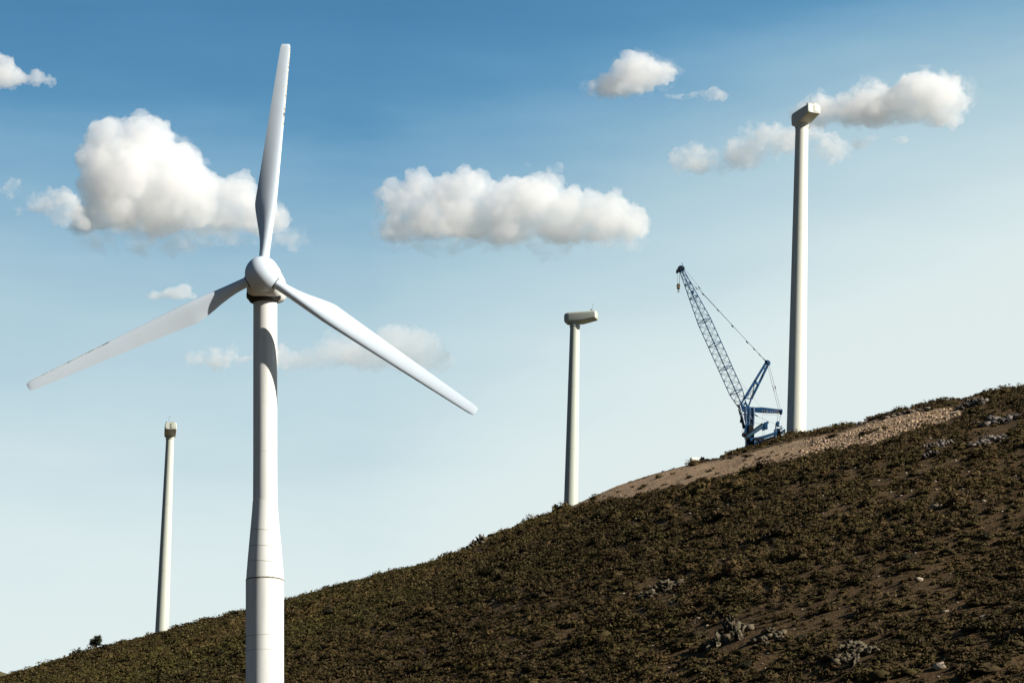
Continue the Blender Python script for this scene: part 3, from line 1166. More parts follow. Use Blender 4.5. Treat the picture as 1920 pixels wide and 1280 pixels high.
M_root = paint('root_seal', (.05, .05, .05), .7, .2)
for kb in range(3):
    an = phi + kb * 2 * math.pi / 3
    rad_ = math.sin(an) * RX + math.cos(an) * UX
    D = math.cos(gam) * rad_ + math.sin(gam) * AX
    TG = unit(np.cross(D, AX)) * -1                        # towards the leading edge
    if np.dot(TG, math.cos(an) * RX - math.sin(an) * UX) < 0:
        TG = -TG
    NX = unit(np.cross(TG, D))
    if np.dot(NX, AX) < 0:
        NX = -NX
    t = MB()
    t.loft([[HUB + D * (row[0] * BL) + TG * x + NX * y for x, y in section(row)] for row in SEC])
    bl = fix_normals(t.build('blade', M_blade, near, smooth=50))
    # worn leading edge towards the tip
    t = MB()
    rows = []
    for fr in np.linspace(.64, .985, 30):
        rows.append(tuple([fr] + [np.interp(fr, [q[0] for q in SEC], [q[j] for q in SEC]) for j in range(1, 6)]))
    sp_ = [33, 34, 35, 0, 1, 2, 3]
    t.loft([[HUB + D * (row[0] * BL) + TG * x + NX * y for x, y in section(row, 36, .005, sp_)] for row in rows], cap=False, closed=False)
    t.build('leading_edge', M_erode, bl)
    t = MB()
    t.lathe([(.50, 1.30), (.56, 1.36), (.56, 1.58), (.50, 1.63)], 32, HUB, D)
    fix_normals(t.build('root_collar', M_root, bl))


# ------------------------------------------------------------------ the towers without rotors
def rotorless(label, px0, py0, px1, py1, wb, wt, y, th, L, Wd, Hh, mat, mat_n, door=True):
    b0, t1 = at(px0, py0, y), at(px1, py1, y)
    ax = t1 - b0
    zb = float(hfun(b0[0], y)) - .6
    base = b0 + ax * ((zb - b0[2]) / ax[2])
    rt, rb = wt / 2 * mpp(px1, py1, y), wb / 2 * mpp(px0, py0, y)
    rbb = rb + (rb - rt) * (b0[2] - base[2]) / (t1[2] - b0[2])
    root = thing('wind_turbine', label, 'wind turbine', (base[0], base[1], zb), 'wind turbines along the hillside')
    L0 = np.linalg.norm(t1 - base)
    au = unit(ax)
    t = MB()
    pr = [(rbb, 0), (rbb, .3)]
    for q in (.33, .66):
        rq = rbb + (rt - rbb) * q
        pr += [(rq, L0 * q - .05), (rq - .02, L0 * q - .04), (rq - .02, L0 * q + .04), (rq, L0 * q + .05)]
    pr += [(rt, L0 - .9), (rt, L0)]
    t.lathe(pr, 48, base, au)
    fix_normals(t.build('tower', mat, root, smooth=30))
    t = MB()
    t.lathe([(rt * 1.0, -.62), (rt * 1.10, -.58), (rt * 1.10, -.40), (rt * 1.02, -.36), (rt * 1.02, -.2), (rt * 1.08, -.15), (rt * 1.08, .22)], 40, t1, au)
    fix_normals(t.build('yaw_collar', mat, root))
    d = np.array([math.sin(th), -math.cos(th), 0])          # towards the rear door
    s = np.array([math.cos(th), math.sin(th), 0])
    u = np.array([0, 0, 1.])
    cz = t1 + u * (.12 + Hh * .5)
    fr, rr_ = -L * .32, L * .68
    hw, hh = Wd / 2, Hh / 2
    sec = [(fr, .35, .40, -.30), (fr + .10, .62, .66, -.62), (fr + .35, .84, .86, -.86), (fr + .8, .96, .97, -.98), (fr + 1.4, 1, 1, -1), (L * .24, 1, 1, -1.0),
           (rr_ - .35, 1, .97, -.52), (rr_ - .10, .98, .94, -.46), (rr_, .90, .86, -.38)]
    rings = []
    for x, kw, kt, kb in sec:
        rg = []
        for i in range(32):
            a = (i + .5) * 2 * math.pi / 32
            ca, sa = math.cos(a), math.sin(a)
            e = .33
            xx = math.copysign(abs(ca) ** e, ca) * hw * kw
            sz = math.copysign(abs(sa) ** e, sa)
            zz = sz * hh * kt if sz > 0 else -sz * hh * kb
            rg.append(cz + d * x + s * xx + u * zz)
        rings.append(rg)
    t = MB()
    t.loft(rings)
    nc = fix_normals(t.build('nacelle', mat_n, root, smooth=40))
    # rear door with its raised frame, roof hatch, mast and lamp
    t = MB()
    dc = cz + d * (rr_ + .02) + s * (-hw * .08 + hw * .40) + u * (hh * .22)
    fw, fh = hw * .42, hh * .46
    for a0, b0_, c0, c1 in ((1, 0, fw, .035), (-1, 0, fw, .035), (0, 1, .035, fh), (0, -1, .035, fh)):
        pc = dc + s * a0 * fw + u * b0_ * fh
        t.box(pc, s * (c1 if a0 else fw + .035), u * (fh - .035 if a0 else .035), d * .035)
    door_ = t.build('door_frame', M_trim, nc)
    t = MB()
    t.box(dc - d * .01, s * (fw - .05), u * (fh - .05), d * .03, .01)
    dl = t.build('door', mat_n, nc)
    t = MB()
    t.box(dc + s * fw * .5 + d * .05, s * .05, u * .12, d * .04)
    t.build('handle', M_trim, nc)
    t = MB()
    t.box(cz + d * (rr_ - .5) + s * hw * .2 + u * (hh * .99), s * hw * .32, d * .52, u * .10, .03)
    t.build('roof_hatch', mat_n, nc)
    t = MB()
    t.box(cz + d * (L * .10) + u * (hh * 1.0), s * hw * .5, d * .7, u * .09, .03)
    t.build('roof_vent', mat_n, nc)
    t = MB()
    mp_ = cz + d * (rr_ - .75) - s * hw * .35 + u * (hh * .92)
    t.tube(mp_, mp_ + u * 1.75, .035, .02, n=6)
    t.tube(mp_ + u * 1.5 - s * .05, mp_ + u * 1.5 + s * .25, .018, n=5)
    t.tube(mp_ + u * 1.45 + s * .25, mp_ + u * 1.62 + s * .25, .04, n=6)
    t.build('wind_mast', M_grey, nc)
    t = MB()
    lp = cz + d * (rr_ - .95) - s * hw * .72 + u * (hh * .93)
    t.lathe([(.09, -.1), (.09, .12), (.15, .14), (.17, .26), (.13, .38), (.02, .43)], 16, lp)
    fix_normals(t.build('beacon', M_grey, nc))
    return root


rotorless('tallest cream tower with an angled nacelle and no blades beside the blue crane', 1493, 812, 1503.5, 235, 36.5, 24, 540, math.radians(24), 7.4, 2.83, 2.72, M_cream, M_cream)
rotorless('grey green tower with its nacelle seen side on and no blades at the middle ridge', 1070.5, 945, 1078, 608, 26.5, 18, 586, math.radians(74), 7.0, 2.6, 2.35, M_sage, M_sage)
rotorless('farthest slim pale tower without blades on the left ridge', 303.5, 1186, 319, 819.5, 25.5, 15, 632, math.radians(8), 6.2, 2.65, 2.35, M_sage2, M_sage2)

# ------------------------------------------------------------------ the crane
KY = 535.0
KS = KY / 463.0
MK = mpp(1400, 780, KY)


def K(px, py, dy=0.0):
    return at(px, py, KY) + np.array([0, dy * KS, 0])


kb_ = K(1404, 842)
kb_[2] = float(hfun(kb_[0], kb_[1]))
crane = thing('lattice_boom_crane', 'dark blue lattice boom crane with raised boom beside the tallest tower', 'crane', tuple(kb_))
DY = np.array([0, 1., 0])


def lattice(m, p, q, w0, w1, bays, rc, rd, n1, n2, prof=None, heavy=()):
    """four chords with zigzag lacing on every face"""
    p, q = V(p), V(q)
    def ring(f):
        w = (w0 + (w1 - w0) * f) * (1 if prof is None else np.interp(f, *zip(*prof)))
        c = p + (q - p) * f
        return [c + n1 * w, c + n2 * w, c - n1 * w, c - n2 * w]
    R_ = [ring(i / bays) for i in range(bays + 1)]
    for i in range(bays):
        for k in range(4):
            m.tube(R_[i][k], R_[i + 1][k], rc, n=5)
            a, b = (k, (k + 1) % 4)
            if (i + k) % 2:
                a, b = b, a
            m.tube(R_[i][a], R_[i + 1][b], rd, n=4)
            if i in heavy:
                m.tube(R_[i][k], R_[i][(k + 1) % 4], rc * .85, n=5)
    for k in range(4):
        m.tube(R_[bays][k], R_[bays][(k + 1) % 4], rc, n=5)


bt, bb = K(1278.5, 508), K(1391.5, 760)
bd = unit(bt - bb)
bn1 = unit(np.cross(bd, DY))
ang_ = math.radians(9)
n1 = bn1 * math.cos(ang_) + DY * math.sin(ang_)
n2 = unit(np.cross(bd, n1))
t = MB(KS)
lattice(t, bb, bt, 13.0 * MK, 13.0 * MK, 40, .075, .032, n1, n2, [(0, .62), (.10, 1.0), (.62, 1.0), (1, .30)], (0, 4, 11, 18, 25, 32, 36))
boom = t.build('boom', M_blue, crane)
t = MB(KS)
t.box(K(1276.5, 504), bn1 * 5 * MK, bd * 4.5 * MK, DY * .55, .08)
t.box(K(1272, 508), bn1 * 3.2 * MK, bd * 2.2 * MK, DY * .4, .06)
t.box(K(1280.5, 501), bn1 * 2 * MK, bd * 3.0 * MK, DY * .35, .05)
t.build('boom_head', M_blue, boom)
for (a, c, r_) in ((1270, 508.5, 2.6), (1275.5, 502, 3.0), (1281, 504.5, 2.8)):
    t = MB(KS)
    t.lathe([(r_ * MK, -.62), (r_ * MK, -.52), (r_ * MK * .8, -.47), (r_ * MK * .8, .47), (r_ * MK, .52), (r_ * MK, .62)], 18, K(a, c), DY)
    fix_normals(t.build('sheave', M_black, boom))
t = MB(KS)
t.tube(K(1279, 499), K(1279, 493), .03, .015, n=5)
t.box(K(1279, 494.2), (.07, 0, 0), (0, .07, 0), (0, 0, .12))
t.build('warning_light', M_rope, boom)
t = MB(KS)
t.box(K(1298.5, 547.5), bn1 * 2.7 * MK, bd * 2.4 * MK, DY * .35, .05)
t.build('lamp_box', M_blue, boom)
t = MB(KS)
for q, (a, c) in enumerate(((1384, 762), (1393, 765), (1401, 763))):
    t.beam(K(a, c, -.6), bb + bn1 * (q - 1) * -8 * MK + bd * .4, .25, .25, bev=.03)
t.build('boom_foot', M_blue, boom)

# hook block on its ropes
t = MB(KS)
t.poly([K(1270, 509, -.2), K(1270.2, 533, -.2)], .022)
t.poly([K(1274.5, 508, .2), K(1273.8, 533, .2)], .022)
t.poly([K(1275.2, 508, 0), K(1274.6, 530, 0)], .015)
t.build('hoist_rope', M_rope, crane)
t = MB(KS)
for dy in (-.28, .28):
    t.lathe([(.02, -.05), (.30, -.05), (.36, 0), (.30, .05), (.02, .05)], 18, K(1272, 535.5, dy), DY)
    t.box(K(1272, 537.5, dy), (.28, 0, 0), (0, .07, 0), (0, 0, .45), .05)
t.box(K(1272, 538, 0), (.22, 0, 0), (0, .26, 0), (0, 0, .3), .06)
hk = fix_normals(t.build('hook_block', M_hook, crane))
t = MB(KS)
t.tube(K(1271.8, 541), K(1271.8, 544.5), .07, n=7)
pts = [K(1271.8, 544.5) + np.array([.16 * math.sin(a), 0, -.16 + .16 * math.cos(a)]) for a in np.linspace(0, 4.4, 10)]
t.poly(pts, .06, n=6)
t.build('hook', M_black, hk)

# pendants from the boom head back to the mast
t = MB(KS)
t.poly([K(1282, 504, -.4), K(1311, 539.5, -.3), K(1318, 550.5, 0)], .022)
t.poly([K(1283, 512, .4), K(1302, 535, .3), K(1318, 550.5, 0)], .022)
t.poly([K(1318, 550.5, .12), K(1437.5, 678, .12)], .035)
t.poly([K(1318, 550.5, -.12), K(1436.5, 678.5, -.12)], .035)
for a, c in ((1311, 539.5), (1306, 540.5), (1318, 551.5), (1346, 581.5), (1373, 611.5), (1400.5, 641.5), (1414, 654.5), (1424.5, 665), (1433, 674)):
    e = unit(K(1437.5, 678) - K(1318, 550.5))
    c_ = K(a, c)
    t.beam(c_ - e * .28, c_ + e * .28, .16, .13, bev=.02)
t.build('pendant_rope', M_rope, crane)
t = MB(KS)
t.poly([K(1283, 514, .3), K(1362, 680, .3), K(1428, 765, .3)], .010, n=4)
t.build('tag_line', M_rope, crane)

# back mast
t = MB(KS)
L1 = [(1386.5, 762), (1396, 747), (1415.5, 715), (1437, 679)]
L2 = [(1402.5, 764), (1409, 746), (1422.5, 719), (1441.5, 680)]
for L_, dy in ((L1, -.5), (L2, .5)):
    for i, ((a, c), (a2, c2)) in enumerate(zip(L_[:-1], L_[1:])):
        w_ = (.26, .42, .40)[i]
        t.beam(K(a, c, dy), K(a2, c2, dy * (.9 - .25 * i)), w_, w_ * .9, DY, .03)
for (a, c), (a2, c2), w_ in (((1396, 747), (1409, 746), .2), ((1414.5, 717), (1423, 719), .38), ((1430, 690), (1437, 690.5), .24), ((1436, 679), (1442.5, 680), .55)):
    t.beam(K(a, c, -.4), K(a2, c2, .4), w_, w_, bev=.03)
mast = t.build('back_mast', M_blue, crane)
t = MB(KS)
for (a, c), (a2, c2), r_ in (((1415, 718), (1409.5, 746), .085), ((1410, 725), (1402, 743), .05), ((1414, 728), (1400, 746), .03), ((1408.5, 727), (1407.5, 742), .03)):
    t.tube(K(a, c, -.1), K(a2, c2, .1), r_, n=6)
t.build('mast_brace', M_black, mast)
t = MB(KS)
t.lathe([(.30, -.4), (.30, -.3), (.22, -.25), (.22, .25), (.30, .3), (.30, .4)], 16, K(1440, 679), DY)
fix_normals(t.build('sheave', M_black, mast))
t = MB(KS)
t.poly([K(1438.5, 684, -.25), K(1460, 771, -.3)], .03)
t.poly([K(1442, 681, .25), K(1464.5, 770, .3)], .03)
for a, c in ((1449, 726), (1450.3, 731), (1453.5, 726)):
    t.tube(K(a, c - 2.5), K(a + 1, c + 2.5), .07, n=5)
t.build('mast_rope', M_rope, crane)

# long deck beam with its guard rail
t = MB(KS)
bm_ = [(1385.5, 762.5, 2.6), (1396, 765.5, 4.6), (1412, 768, 4.4), (1428, 768.5, 6.2), (1444, 769.8, 5.0), (1459, 770.8, 3.2), (1466.5, 771, 2.2)]
for dy in (-.7, .7):
    rings = []
    for a, c, h_ in bm_:
        cc = K(a, c, dy)
        hh = h_ / 2 * MK
        rings.append([cc + np.array([0, sx * .16, sz * hh]) for sx, sz in ((-1, -1), (1, -1), (1, 1), (-1, 1))])
    t.loft(rings)
for a, c in ((1390, 764), (1412, 768), (1436, 769), (1460, 771)):
    t.beam(K(a, c, -.85), K(a, c, .85), .22, .22, bev=.03)
t.box(K(1464.5, 772), (.22, 0, 0), (0, .8, 0), (0, 0, .35), .05)
t.tube(K(1463.5, 772, -.3), K(1463, 777, -.3), .12, n=6)
deck = fix_normals(t.build('deck_beam', M_blue, crane))
t = MB(KS)
for py in (773, 776.5, 780):
    t.tube(K(1428.5, py, -.95), K(1437, py, -.95), .018, n=4)
    t.tube(K(1438.5, py, -.95), K(1458.5, py, -.95), .018, n=4)
for a in (1428.5, 1432.5, 1437, 1438.5, 1443, 1447.5, 1452, 1455.5, 1458.5):
    t.tube(K(a, 771.5, -.95), K(a, 780, -.95), .018, n=4)
t.build('guard_rail', M_rail, deck)

# turret: laced upper part, plated lower part
t = MB(KS)
for dy in (-1.1, 1.1):
    for (a, c), (a2, c2), r_ in (((1386, 763), (1390.5, 780), .14), ((1390.5, 780), (1395.5, 800), .16), ((1412, 766), (1412.5, 780), .16), ((1412.5, 780), (1411.5, 800), .17),
                                 ((1397, 766), (1398, 800), .11), ((1405, 767), (1404, 800), .11)):
        t.tube(K(a, c, dy), K(a2, c2, dy), r_, n=6)
    for (a, c), (a2, c2), r_ in (((1386, 768), (1397, 775), .07), ((1397, 766), (1388, 774), .07), ((1388, 773), (1412, 774), .09), ((1390, 780), (1412, 779), .13),
                                 ((1390, 781), (1404, 798), .08), ((1404, 781), (1394, 795), .08), ((1405, 781), (1412, 796), .08), ((1412, 781), (1398, 799), .08), ((1393, 790), (1412, 789), .10),
                                 ((1398, 767), (1412, 778), .07), ((1412, 768), (1400, 778), .07), ((1395, 799), (1412, 799), .14)):
        t.tube(K(a, c, dy), K(a2, c2, dy), r_, n=5)
for a, c in ((1390.5, 780), (1398, 780), (1412, 780), (1396, 799), (1411, 799), (1404, 789)):
    t.beam(K(a, c, -1.1), K(a, c, 1.1), .2, .2, bev=.03)
turret = t.build('turret_frame', M_blue, crane)
t = MB(KS)
for a, c, w_, h_, dp in ((1399, 783.5, 6, 7, .9), (1408, 785, 5, 9, .8), (1402, 792.5, 9, 6, 1.0), (1409.5, 794, 4, 8, .7), (1396.5, 797, 5, 6, .8), (1405, 774, 8, 5, .7), (1393, 788.5, 4, 4, .6)):
    t.box(K(a, c), (w_ / 2 * MK, 0, 0), (0, dp, 0), (0, 0, h_ / 2 * MK), .06)
t.lathe([(.34, -.9), (.34, .9)], 16, K(1394.5, 792), DY)
t.lathe([(.30, -.8), (.30, .8)], 16, K(1407, 779), DY)
fix_normals(t.build('machinery', M_black, crane))
t = MB(KS)
t.box(K(1390, 789), (2.6 * MK, 0, 0), (0, .5, 0), (0, 0, 2.4 * MK), .06)
t.box(K(1395, 798.5), (3.2 * MK, 0, 0), (0, .6, 0), (0, 0, 2.4 * MK), .06)
t.build('control_box', M_blue, crane)
t = MB(KS)
pl = [(1397.5, 798, 1411, .0), (1396, 806, 1411.5, 0), (1394.5, 812, 1413.5, 0), (1398, 822, 1413, 0), (1398, 842, 1413.5, 0)]
rings = []
for a, c, a2, _ in pl:
    rings.append([K(a, c, -1.2), K(a2, c, -1.2), K(a2, c, 1.2), K(a, c, 1.2)])
t.loft(rings)
fix_normals(t.build('turret_body', M_blue, crane, smooth=None))
t = MB(KS)
for a, c, w_, h_ in ((1407.5, 805, 6.5, 12), (1408.5, 816, 8, 8), (1406.5, 832, 9, 15), (1400, 828, 3, 7)):
    t.box(K(a, c, -1.27), (w_ / 2 * MK, 0, 0), (0, .05, 0), (0, 0, h_ / 2 * MK), .015)
for i in range(9):
    t.tube(K(1403.5 + i, 799.5, -1.36), K(1403.5 + i, 838 - (i % 3) * 2, -1.36), .035, n=4)
t.build('grille_panel', M_black, crane)
t = MB(KS)
t.lathe([(.1, -1.5), (.36, -1.5), (.42, -1.42), (.42, -.9), (.36, -.8)], 22, K(1394, 817.5), DY)
t.lathe([(.15, -1.4), (.15, .2)], 14, K(1394, 817.5), DY)
fix_normals(t.build('winch_drum', M_black, crane))
t = MB(KS)
t.tube(K(1390.5, 811, -1), K(1396, 811, -1), .025, n=4)
t.tube(K(1390, 809, -1), K(1390.5, 814, -1), .025, n=4)
t.tube(K(1391, 806.5, -1), K(1395, 808, -1), .025, n=4)
t.build('hand_rail', M_rail, crane)

# inclined arm and the lower beam
t = MB(KS)
a0, a1 = K(1399, 824.5, -1.9), K(1435, 799, -1.9)
e = unit(a1 - a0)
rings = []
nrm = unit(np.cross(e, DY))
for f_, hh in ((0, 2.4), (.25, 2.7), (.5, 3.2), (.75, 3.3), (.93, 3.2), (1.0, 3.2)):
    cc = a0 + (a1 - a0) * f_
    rings.append([cc + nrm * (sx * hh * MK) + DY * (sy * .32) for sx, sy in ((-.6, -1), (.6, -1), (1, -.5), (1, .5), (.6, 1), (-.6, 1), (-1, .5), (-1, -.5))])
t.loft(rings)
arm = fix_normals(t.build('inclined_arm', M_blue2, crane, smooth=None))
t = MB(KS)
t.box(K(1434, 803.5, -1.9), (3.4 * MK, 0, 0), (0, .42, 0), (0, 0, 6.2 * MK), .08)
t.box(K(1437, 797.5, -1.9), (2.2 * MK, 0, 0), (0, .38, 0), (0, 0, 1.8 * MK), .06)
t.box(K(1429.5, 809, -1.9), (2.6 * MK, 0, 0), (0, .34, 0), (0, 0, 2.4 * MK), .05)
t.build('arm_head', M_blue, arm)
t = MB(KS)
t.beam(a0 - nrm * -3.0 * MK, a1 - nrm * -3.6 * MK - e * .6, .34, .14, DY)
t.build('arm_track', M_black, arm)
t = MB(KS)
for a in (1428.5, 1431.5):
    t.tube(K(a, 811, -1.9), K(a - 1, 836, -1.9), .018, n=4)
t.tube(K(1429, 781, -.95), K(1428, 812, -.95), .010, n=4)
t.poly([K(1412, 795, -1.2), K(1420, 797.5, -1.4), K(1427, 798.8, -1.7)], .02, n=4)
t.build('arm_rope', M_rope, crane)
for dy in (-1.5, 1.3):
    t = MB(KS)
    rings = []
    for a, c, h_ in ((1405, 828, 6.0), (1420, 826.5, 6.4), (1432, 823, 5.6), (1444, 819, 5.0), (1456, 814.5, 4.6)):
        cc = K(a, c, dy)
        rings.append([cc + np.array([0, sx * .22, sz * h_ / 2 * MK]) for sx, sz in ((-1, -1), (1, -1), (1, 1), (-1, 1))])
    t.loft(rings)
    fix_normals(t.build('lower_beam', M_blue, crane, smooth=None))
t = MB(KS)
for a, c, w_, h_ in ((1418, 828, 10, 4.5), (1427, 827.5, 8, 3.5)):
    t.box(K(a, c, -1.78), (w_ / 2 * MK, 0, 0), (0, .05, 0), (0, 0, h_ / 2 * MK), .015)
for (a, c), (a2, c2), r_ in (((1421, 829), (1419.5, 838), .13), ((1417, 829), (1418, 836), .06), ((1446, 822), (1445, 830), .05), ((1450, 820), (1448.5, 829), .05), ((1443, 823), (1442, 825), .08)):
    t.tube(K(a, c, -1.5), K(a2, c2, -1.5), r_, n=6)
t.build('outrigger', M_black, crane)

# counterweight tray with its stack, hung from the deck beam
t = MB(KS)
t.poly([K(1459, 772, -.5), K(1456.5, 792, -.5)], .028)
t.poly([K(1463.5, 777, -.3), K(1460.5, 792, -.3)], .028)
t.poly([K(1463.5, 777, .4), K(1461, 792, .4)], .028)
t.poly([K(1413, 779, -1.1), K(1420, 783.5, -1)], .10)
t.poly([K(1420, 783.5, -1), K(1454, 797, -.6), K(1470, 803, -.4)], .018, n=4)
t.build('stay_rope', M_rope, crane)
t = MB(KS)
t.box(K(1457.5, 795.5), (3.2 * MK, 0, 0), (0, .5, 0), (0, 0, 3.6 * MK), .08)
for dy in (-.5, .5):
    t.lathe([(.30, -.06), (.34, 0), (.30, .06)], 16, K(1458, 794, dy), DY)
fix_normals(t.build('pulley_block', M_blue, crane))
t = MB(KS)
r = random.Random(4)
for i in range(7):
    c_ = 806 + i * 3.2
    t.box(K(1459.5 + r.uniform(-1, 1) - i * .2, c_ + 1), ((4.2 + r.uniform(-.5, 1.0)) * MK, 0, 0), (0, 1.2 + r.uniform(-.1, .1), 0), (0, 0, 1.45 * MK), .05)
t.build('counterweight', M_black, crane)
t = MB(KS)
for dy in (-1.3, 1.3):
    t.tube(K(1453.5, 801, dy), K(1453, 830, dy), .13, n=6)
    t.tube(K(1456, 799, dy), K(1463, 806, dy), .07, n=5)
    t.tube(K(1463.5, 801, dy), K(1466.5, 818, dy), .08, n=5)
    t.tube(K(1454, 812, dy), K(1466, 806, dy), .06, n=5)
t.beam(K(1464, 813.5, -.9), K(1470.5, 809.5, -.9), .4, .42, bev=.05)
t.box(K(1470.5, 810, -.9), (.9 * MK, 0, 0), (0, .3, 0), (0, 0, 3.2 * MK), .04)
t.build('weight_frame', M_blue, crane)
# travelling base behind the brow of the hill
gb = kb_ + np.array([0, 0, 0])
for dy in (-2.2, 2.2):
    t = MB(KS)
    t.box(gb + np.array([.9, dy, -.9]), (2.6, 0, 0), (0, .45, 0), (0, 0, .5), .2)
    fix_normals(t.build('crawler_track', M_black, crane))

# ------------------------------------------------------------------ clouds: bodies of water vapour some kilometres beyond the hill


def vapour(name, density, noisy=0.0, scale=.02, lo=.4, hi=.62):
    m = bpy.data.materials.new(name)
    m.use_nodes = True
    nt = m.node_tree
    nt.nodes.clear()
    o = node(nt, 'ShaderNodeOutputMaterial')
    pv = node(nt, 'ShaderNodeVolumePrincipled')
    pv.inputs['Color'].default_value = (1, .9995, .9985, 1)
    pv.inputs['Anisotropy'].default_value = 0.0
    pv.inputs['Density'].default_value = density
    nt.links.new(pv.outputs[0], o.inputs['Volume'])
    if noisy:
        tc = node(nt, 'ShaderNodeTexCoord')
        n1 = node(nt, 'ShaderNodeTexNoise')
        n1.inputs['Scale'].default_value = scale
        n1.inputs['Detail'].default_value = 4
        n1.inputs['Roughness'].default_value = .6
        nt.links.new(tc.outputs['Object'], n1.inputs['Vector'])
        mr = node(nt, 'ShaderNodeMapRange', interpolation_type='SMOOTHSTEP')
        mr.inputs['From Min'].default_value = lo
        mr.inputs['From Max'].default_value = hi
        mr.inputs['To Min'].default_value = 0
        mr.inputs['To Max'].default_value = density
        nt.links.new(n1.outputs['Fac'], mr.inputs['Value'])
        nt.links.new(mr.outputs[0], pv.inputs['Density'])
    return m


CLD = 4200.0


def cloud(label, blobs, mat, seed, voxel=1.1, base=None, kids=(10, 8, 5), deep=1.0, rough=1.0, stretch=(1, 1, 1), group='white clouds in the blue sky', veil=0, part_of=None, ahead=0):
    """blobs: (px, py, radius in photo px[, depth offset in radii]); smaller billows are heaped on the larger"""
    r = np.random.default_rng(seed)
    dist = CLD - ahead
    c0 = np.mean([at(b[0], b[1], dist) for b in blobs], 0)
    sph = []
    m_ = mpp(blobs[0][0], blobs[0][1], dist)
    bz = None if base is None else at(blobs[0][0], base, dist)[2]
    lvl = []
    for b in blobs:
        R0 = b[2] * m_
        dz = b[3] if len(b) > 3 else r.uniform(-.35, .35)
        lvl.append((at(b[0], b[1], dist) + np.array([0, dz * R0 * deep, 0]), R0))
    sph += [(c, R, 3) for c, R in lvl]
    for li, nk in enumerate(kids):
        nxt = []
        for c, R in lvl:
            for i in range(nk):
                d = r.normal(size=3)
                d[2] = d[2] * .9 + .15
                d = unit(d)
                rr = R * r.uniform(.2, .46)
                cc = c + d * np.array(stretch) * (R - rr * r.uniform(.35, .75))
                nxt.append((cc, rr))
        lvl = nxt
        sph += [(c, R, 2 if li == 0 else 1) for c, R in lvl]
    vs, fs, b_ = [], [], 0
    for c, R, sub in sph:
        v, f = ico(sub)
        q = v * R * np.array(stretch) + c - c0
        vs.append(q)
        fs.append(f + b_)
        b_ += len(v)
    vs = np.concatenate(vs)

    def flatten(q):
        if bz is not None:
            k = q[:, 2] + c0[2] - bz
            soft = 14 * m_
            # the foot of the cloud is pressed onto its condensation level
            q[:, 2] = np.where(k < soft, soft + (k - soft) * np.where(k < soft, .18, 1), k) + bz - c0[2] - soft * .8
            q[:, 2] = np.where(k < soft, q[:, 2], q[:, 2])
        return q
    vs = flatten(vs)
    o = mesh_np('cloud', vs, np.concatenate(fs), mat, None, tuple(c0))

    def remesh(vox):
        rm = o.modifiers.new('merge', 'REMESH')
        rm.mode = 'VOXEL'
        rm.voxel_size = vox
        dg = bpy.context.evaluated_depsgraph_get()
        me = bpy.data.meshes.new_from_object(o.evaluated_get(dg))
        o.modifiers.clear()
        old = o.data
        o.data = me
        me.name = 'cloud'
        bpy.data.meshes.remove(old)
        return me
    me = remesh(voxel * 1.4)
    n = len(me.vertices)
    co_ = np.zeros(n * 3, np.float32)
    no_ = np.zeros(n * 3, np.float32)
    me.vertices.foreach_get('co', co_)
    me.vertices.foreach_get('normal', no_)
    co_, no_ = co_.reshape(-1, 3), no_.reshape(-1, 3)
    sd = Vector((seed * 7.3, 0, 0))
    dsp = np.array([1.1 * mnoise.noise(Vector(p) * .022 + sd) + 1.3 * (mnoise.turbulence(Vector(p) * .05 + sd, 4, True) - .45) + .30 * mnoise.noise(Vector(p) * .3 + sd) + .16 * mnoise.noise(Vector(p) * .7) for p in co_])
    co_ += no_ * (dsp * 8.0 * rough * min(1, m_ * np.mean([b[2] for b in blobs]) / 22))[:, None]
    me.vertices.foreach_set('co', co_.ravel())
    me.update()
    me = remesh(voxel)
    if part_of is not None:
        o.parent = part_of
        o.location = (0, 0, 0)
        o.name = 'veil'
        return o
    tag(o, label, 'cloud', group)
    if veil:
        cloud(None, [(b[0], b[1] + b[2] * .03, b[2] * veil, b[3] if len(b) > 3 else 0) for b in blobs[:22]], V_veil, seed + 50, 2.0, base + 5, (9, 6), deep, 1.6, stretch, group, 0, o)
    return o


V_dense = vapour('cloud_vapour', .024)
V_mid = vapour('thin_vapour', .034, 1, .022, .26, .58)
V_faint = vapour('faint_vapour', .013, 1, .022, .24, .58)
V_wisp = vapour('wisp_vapour', .034, 1, .030, .40, .64)
V_veil = vapour('veil_vapour', .014, 1, .035, .42, .68)

cloud('towering white cumulus cloud behind the upright blade, tallest of all the clouds',
      [(200, 262, 44), (262, 255, 50), (265, 232, 30), (232, 320, 78, .1), (310, 310, 62), (352, 350, 56), (182, 340, 40), (170, 395, 36), (230, 390, 48), (300, 390, 50), (370, 395, 42), (420, 390, 36),
       (448, 352, 38), (415, 355, 28), (480, 385, 40), (525, 403, 26), (150, 420, 18), (180, 290, 38), (205, 250, 36), (290, 250, 40), (340, 300, 42),
       *[(150 + q * 26, 420 - (q % 3) * 3, 24) for q in range(15)]], V_dense, 1, base=428, veil=1.16)
cloud('long flat based white cumulus cloud in the middle between the turbine and the crane',
      [(752, 372, 34), (790, 345, 34), (835, 350, 40), (878, 348, 38), (800, 400, 44), (870, 395, 48), (940, 380, 44), (925, 358, 26), (1000, 370, 50), (1020, 348, 36), (1070, 385, 44),
       (1110, 385, 36), (1140, 400, 36), (1180, 405, 30), (1195, 420, 20), (740, 410, 28), (1040, 415, 40), (950, 415, 42), (1150, 385, 38), (1185, 405, 34), (740, 350, 26), (960, 345, 30), (900, 330, 26), (1030, 335, 28),
       *[(735 + q * 27, 436 - (q % 3) * 3, 25) for q in range(17)]], V_dense, 2, base=446, veil=1.16)
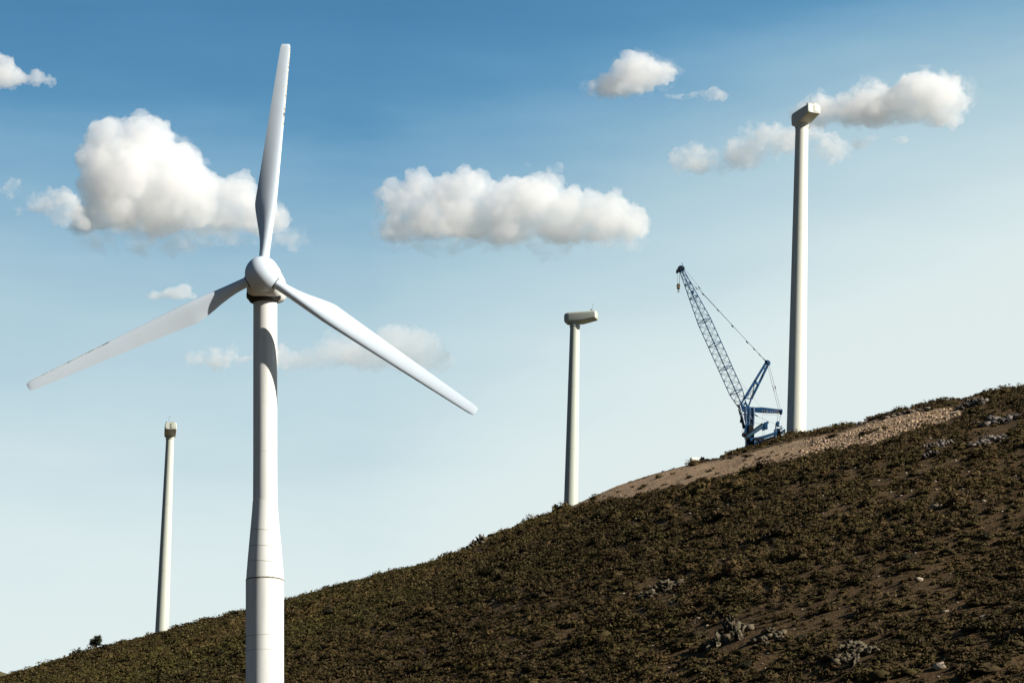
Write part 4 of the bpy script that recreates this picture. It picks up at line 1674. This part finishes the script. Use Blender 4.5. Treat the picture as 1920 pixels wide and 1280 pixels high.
cloud('pointed white cloud at the left top edge of the picture', [(-40, 122, 44), (-8, 126, 38), (18, 134, 28), (45, 142, 18), (72, 140, 17), (96, 143, 15)], V_mid, 3, base=160)
cloud('white wedge shaped cloud at the top right of the middle', [(1205, 128, 38), (1175, 140, 38), (1140, 150, 28), (1112, 160, 16), (1240, 130, 28), (1185, 160, 22)], V_mid, 4, base=180, veil=1.2)
cloud('thin streak of cloud just right of the wedge shaped cloud', [(1262, 174, 11), (1285, 173, 14), (1310, 170, 17), (1338, 169, 16)], V_wisp, 5, base=186, stretch=(1.5, 1, .8), rough=1.8)
cloud('long white cloud to the right of the tallest tower head', [(1762, 168, 44), (1728, 160, 38), (1790, 182, 26), (1690, 185, 40), (1640, 180, 44), (1600, 192, 38), (1560, 200, 32), (1525, 198, 28), (1625, 160, 26), (1660, 200, 30), (1700, 210, 26), (1760, 195, 30)], V_mid, 6, base=224, veil=1.25, stretch=(1.2, 1, .82), rough=1.5)
cloud('low slanting streak of cloud behind the tallest tower', [(1285, 298, 18), (1320, 286, 30), (1355, 285, 24), (1400, 270, 28), (1440, 256, 34), (1475, 250, 28), (1525, 250, 30), (1560, 262, 26)], V_wisp, 7, base=310, ahead=300, stretch=(1.5, 1, .85), rough=2.0)
cloud('small puff of cloud right of the low slanting streak', [(1622, 260, 17), (1612, 268, 12), (1690, 264, 11)], V_wisp, 8, rough=2, stretch=(1.4, 1, .8))
cloud('small flat cloud above the left blade', [(292, 548, 15), (320, 546, 20), (342, 543, 21), (358, 550, 13)], V_mid, 9, base=560)
cloud('pale low cloud behind the right blade', [(600, 662, 32), (640, 655, 42), (690, 648, 46), (740, 645, 44), (785, 648, 42), (815, 665, 26), (550, 672, 26)], V_faint, 10, base=686, ahead=100, stretch=(1.15, 1, .9), rough=1.5)
cloud('faint shredded cloud left of the turbine tower below the hub', [(375, 666, 20), (405, 658, 25), (430, 648, 18), (470, 668, 20), (500, 666, 24), (535, 666, 24)], V_wisp, 11, base=686, stretch=(1.3, 1, .85), rough=1.8)
cloud('loose wisps of cloud at the left of the towering cumulus', [(70, 385, 24), (95, 382, 30), (118, 388, 24), (36, 398, 13), (22, 352, 17), (140, 405, 20)], V_wisp, 12, rough=2.2, ahead=260)
cloud('small puff of cloud above the long flat based cumulus', [(1048, 313, 12), (1030, 316, 8), (990, 306, 7)], V_wisp, 13)
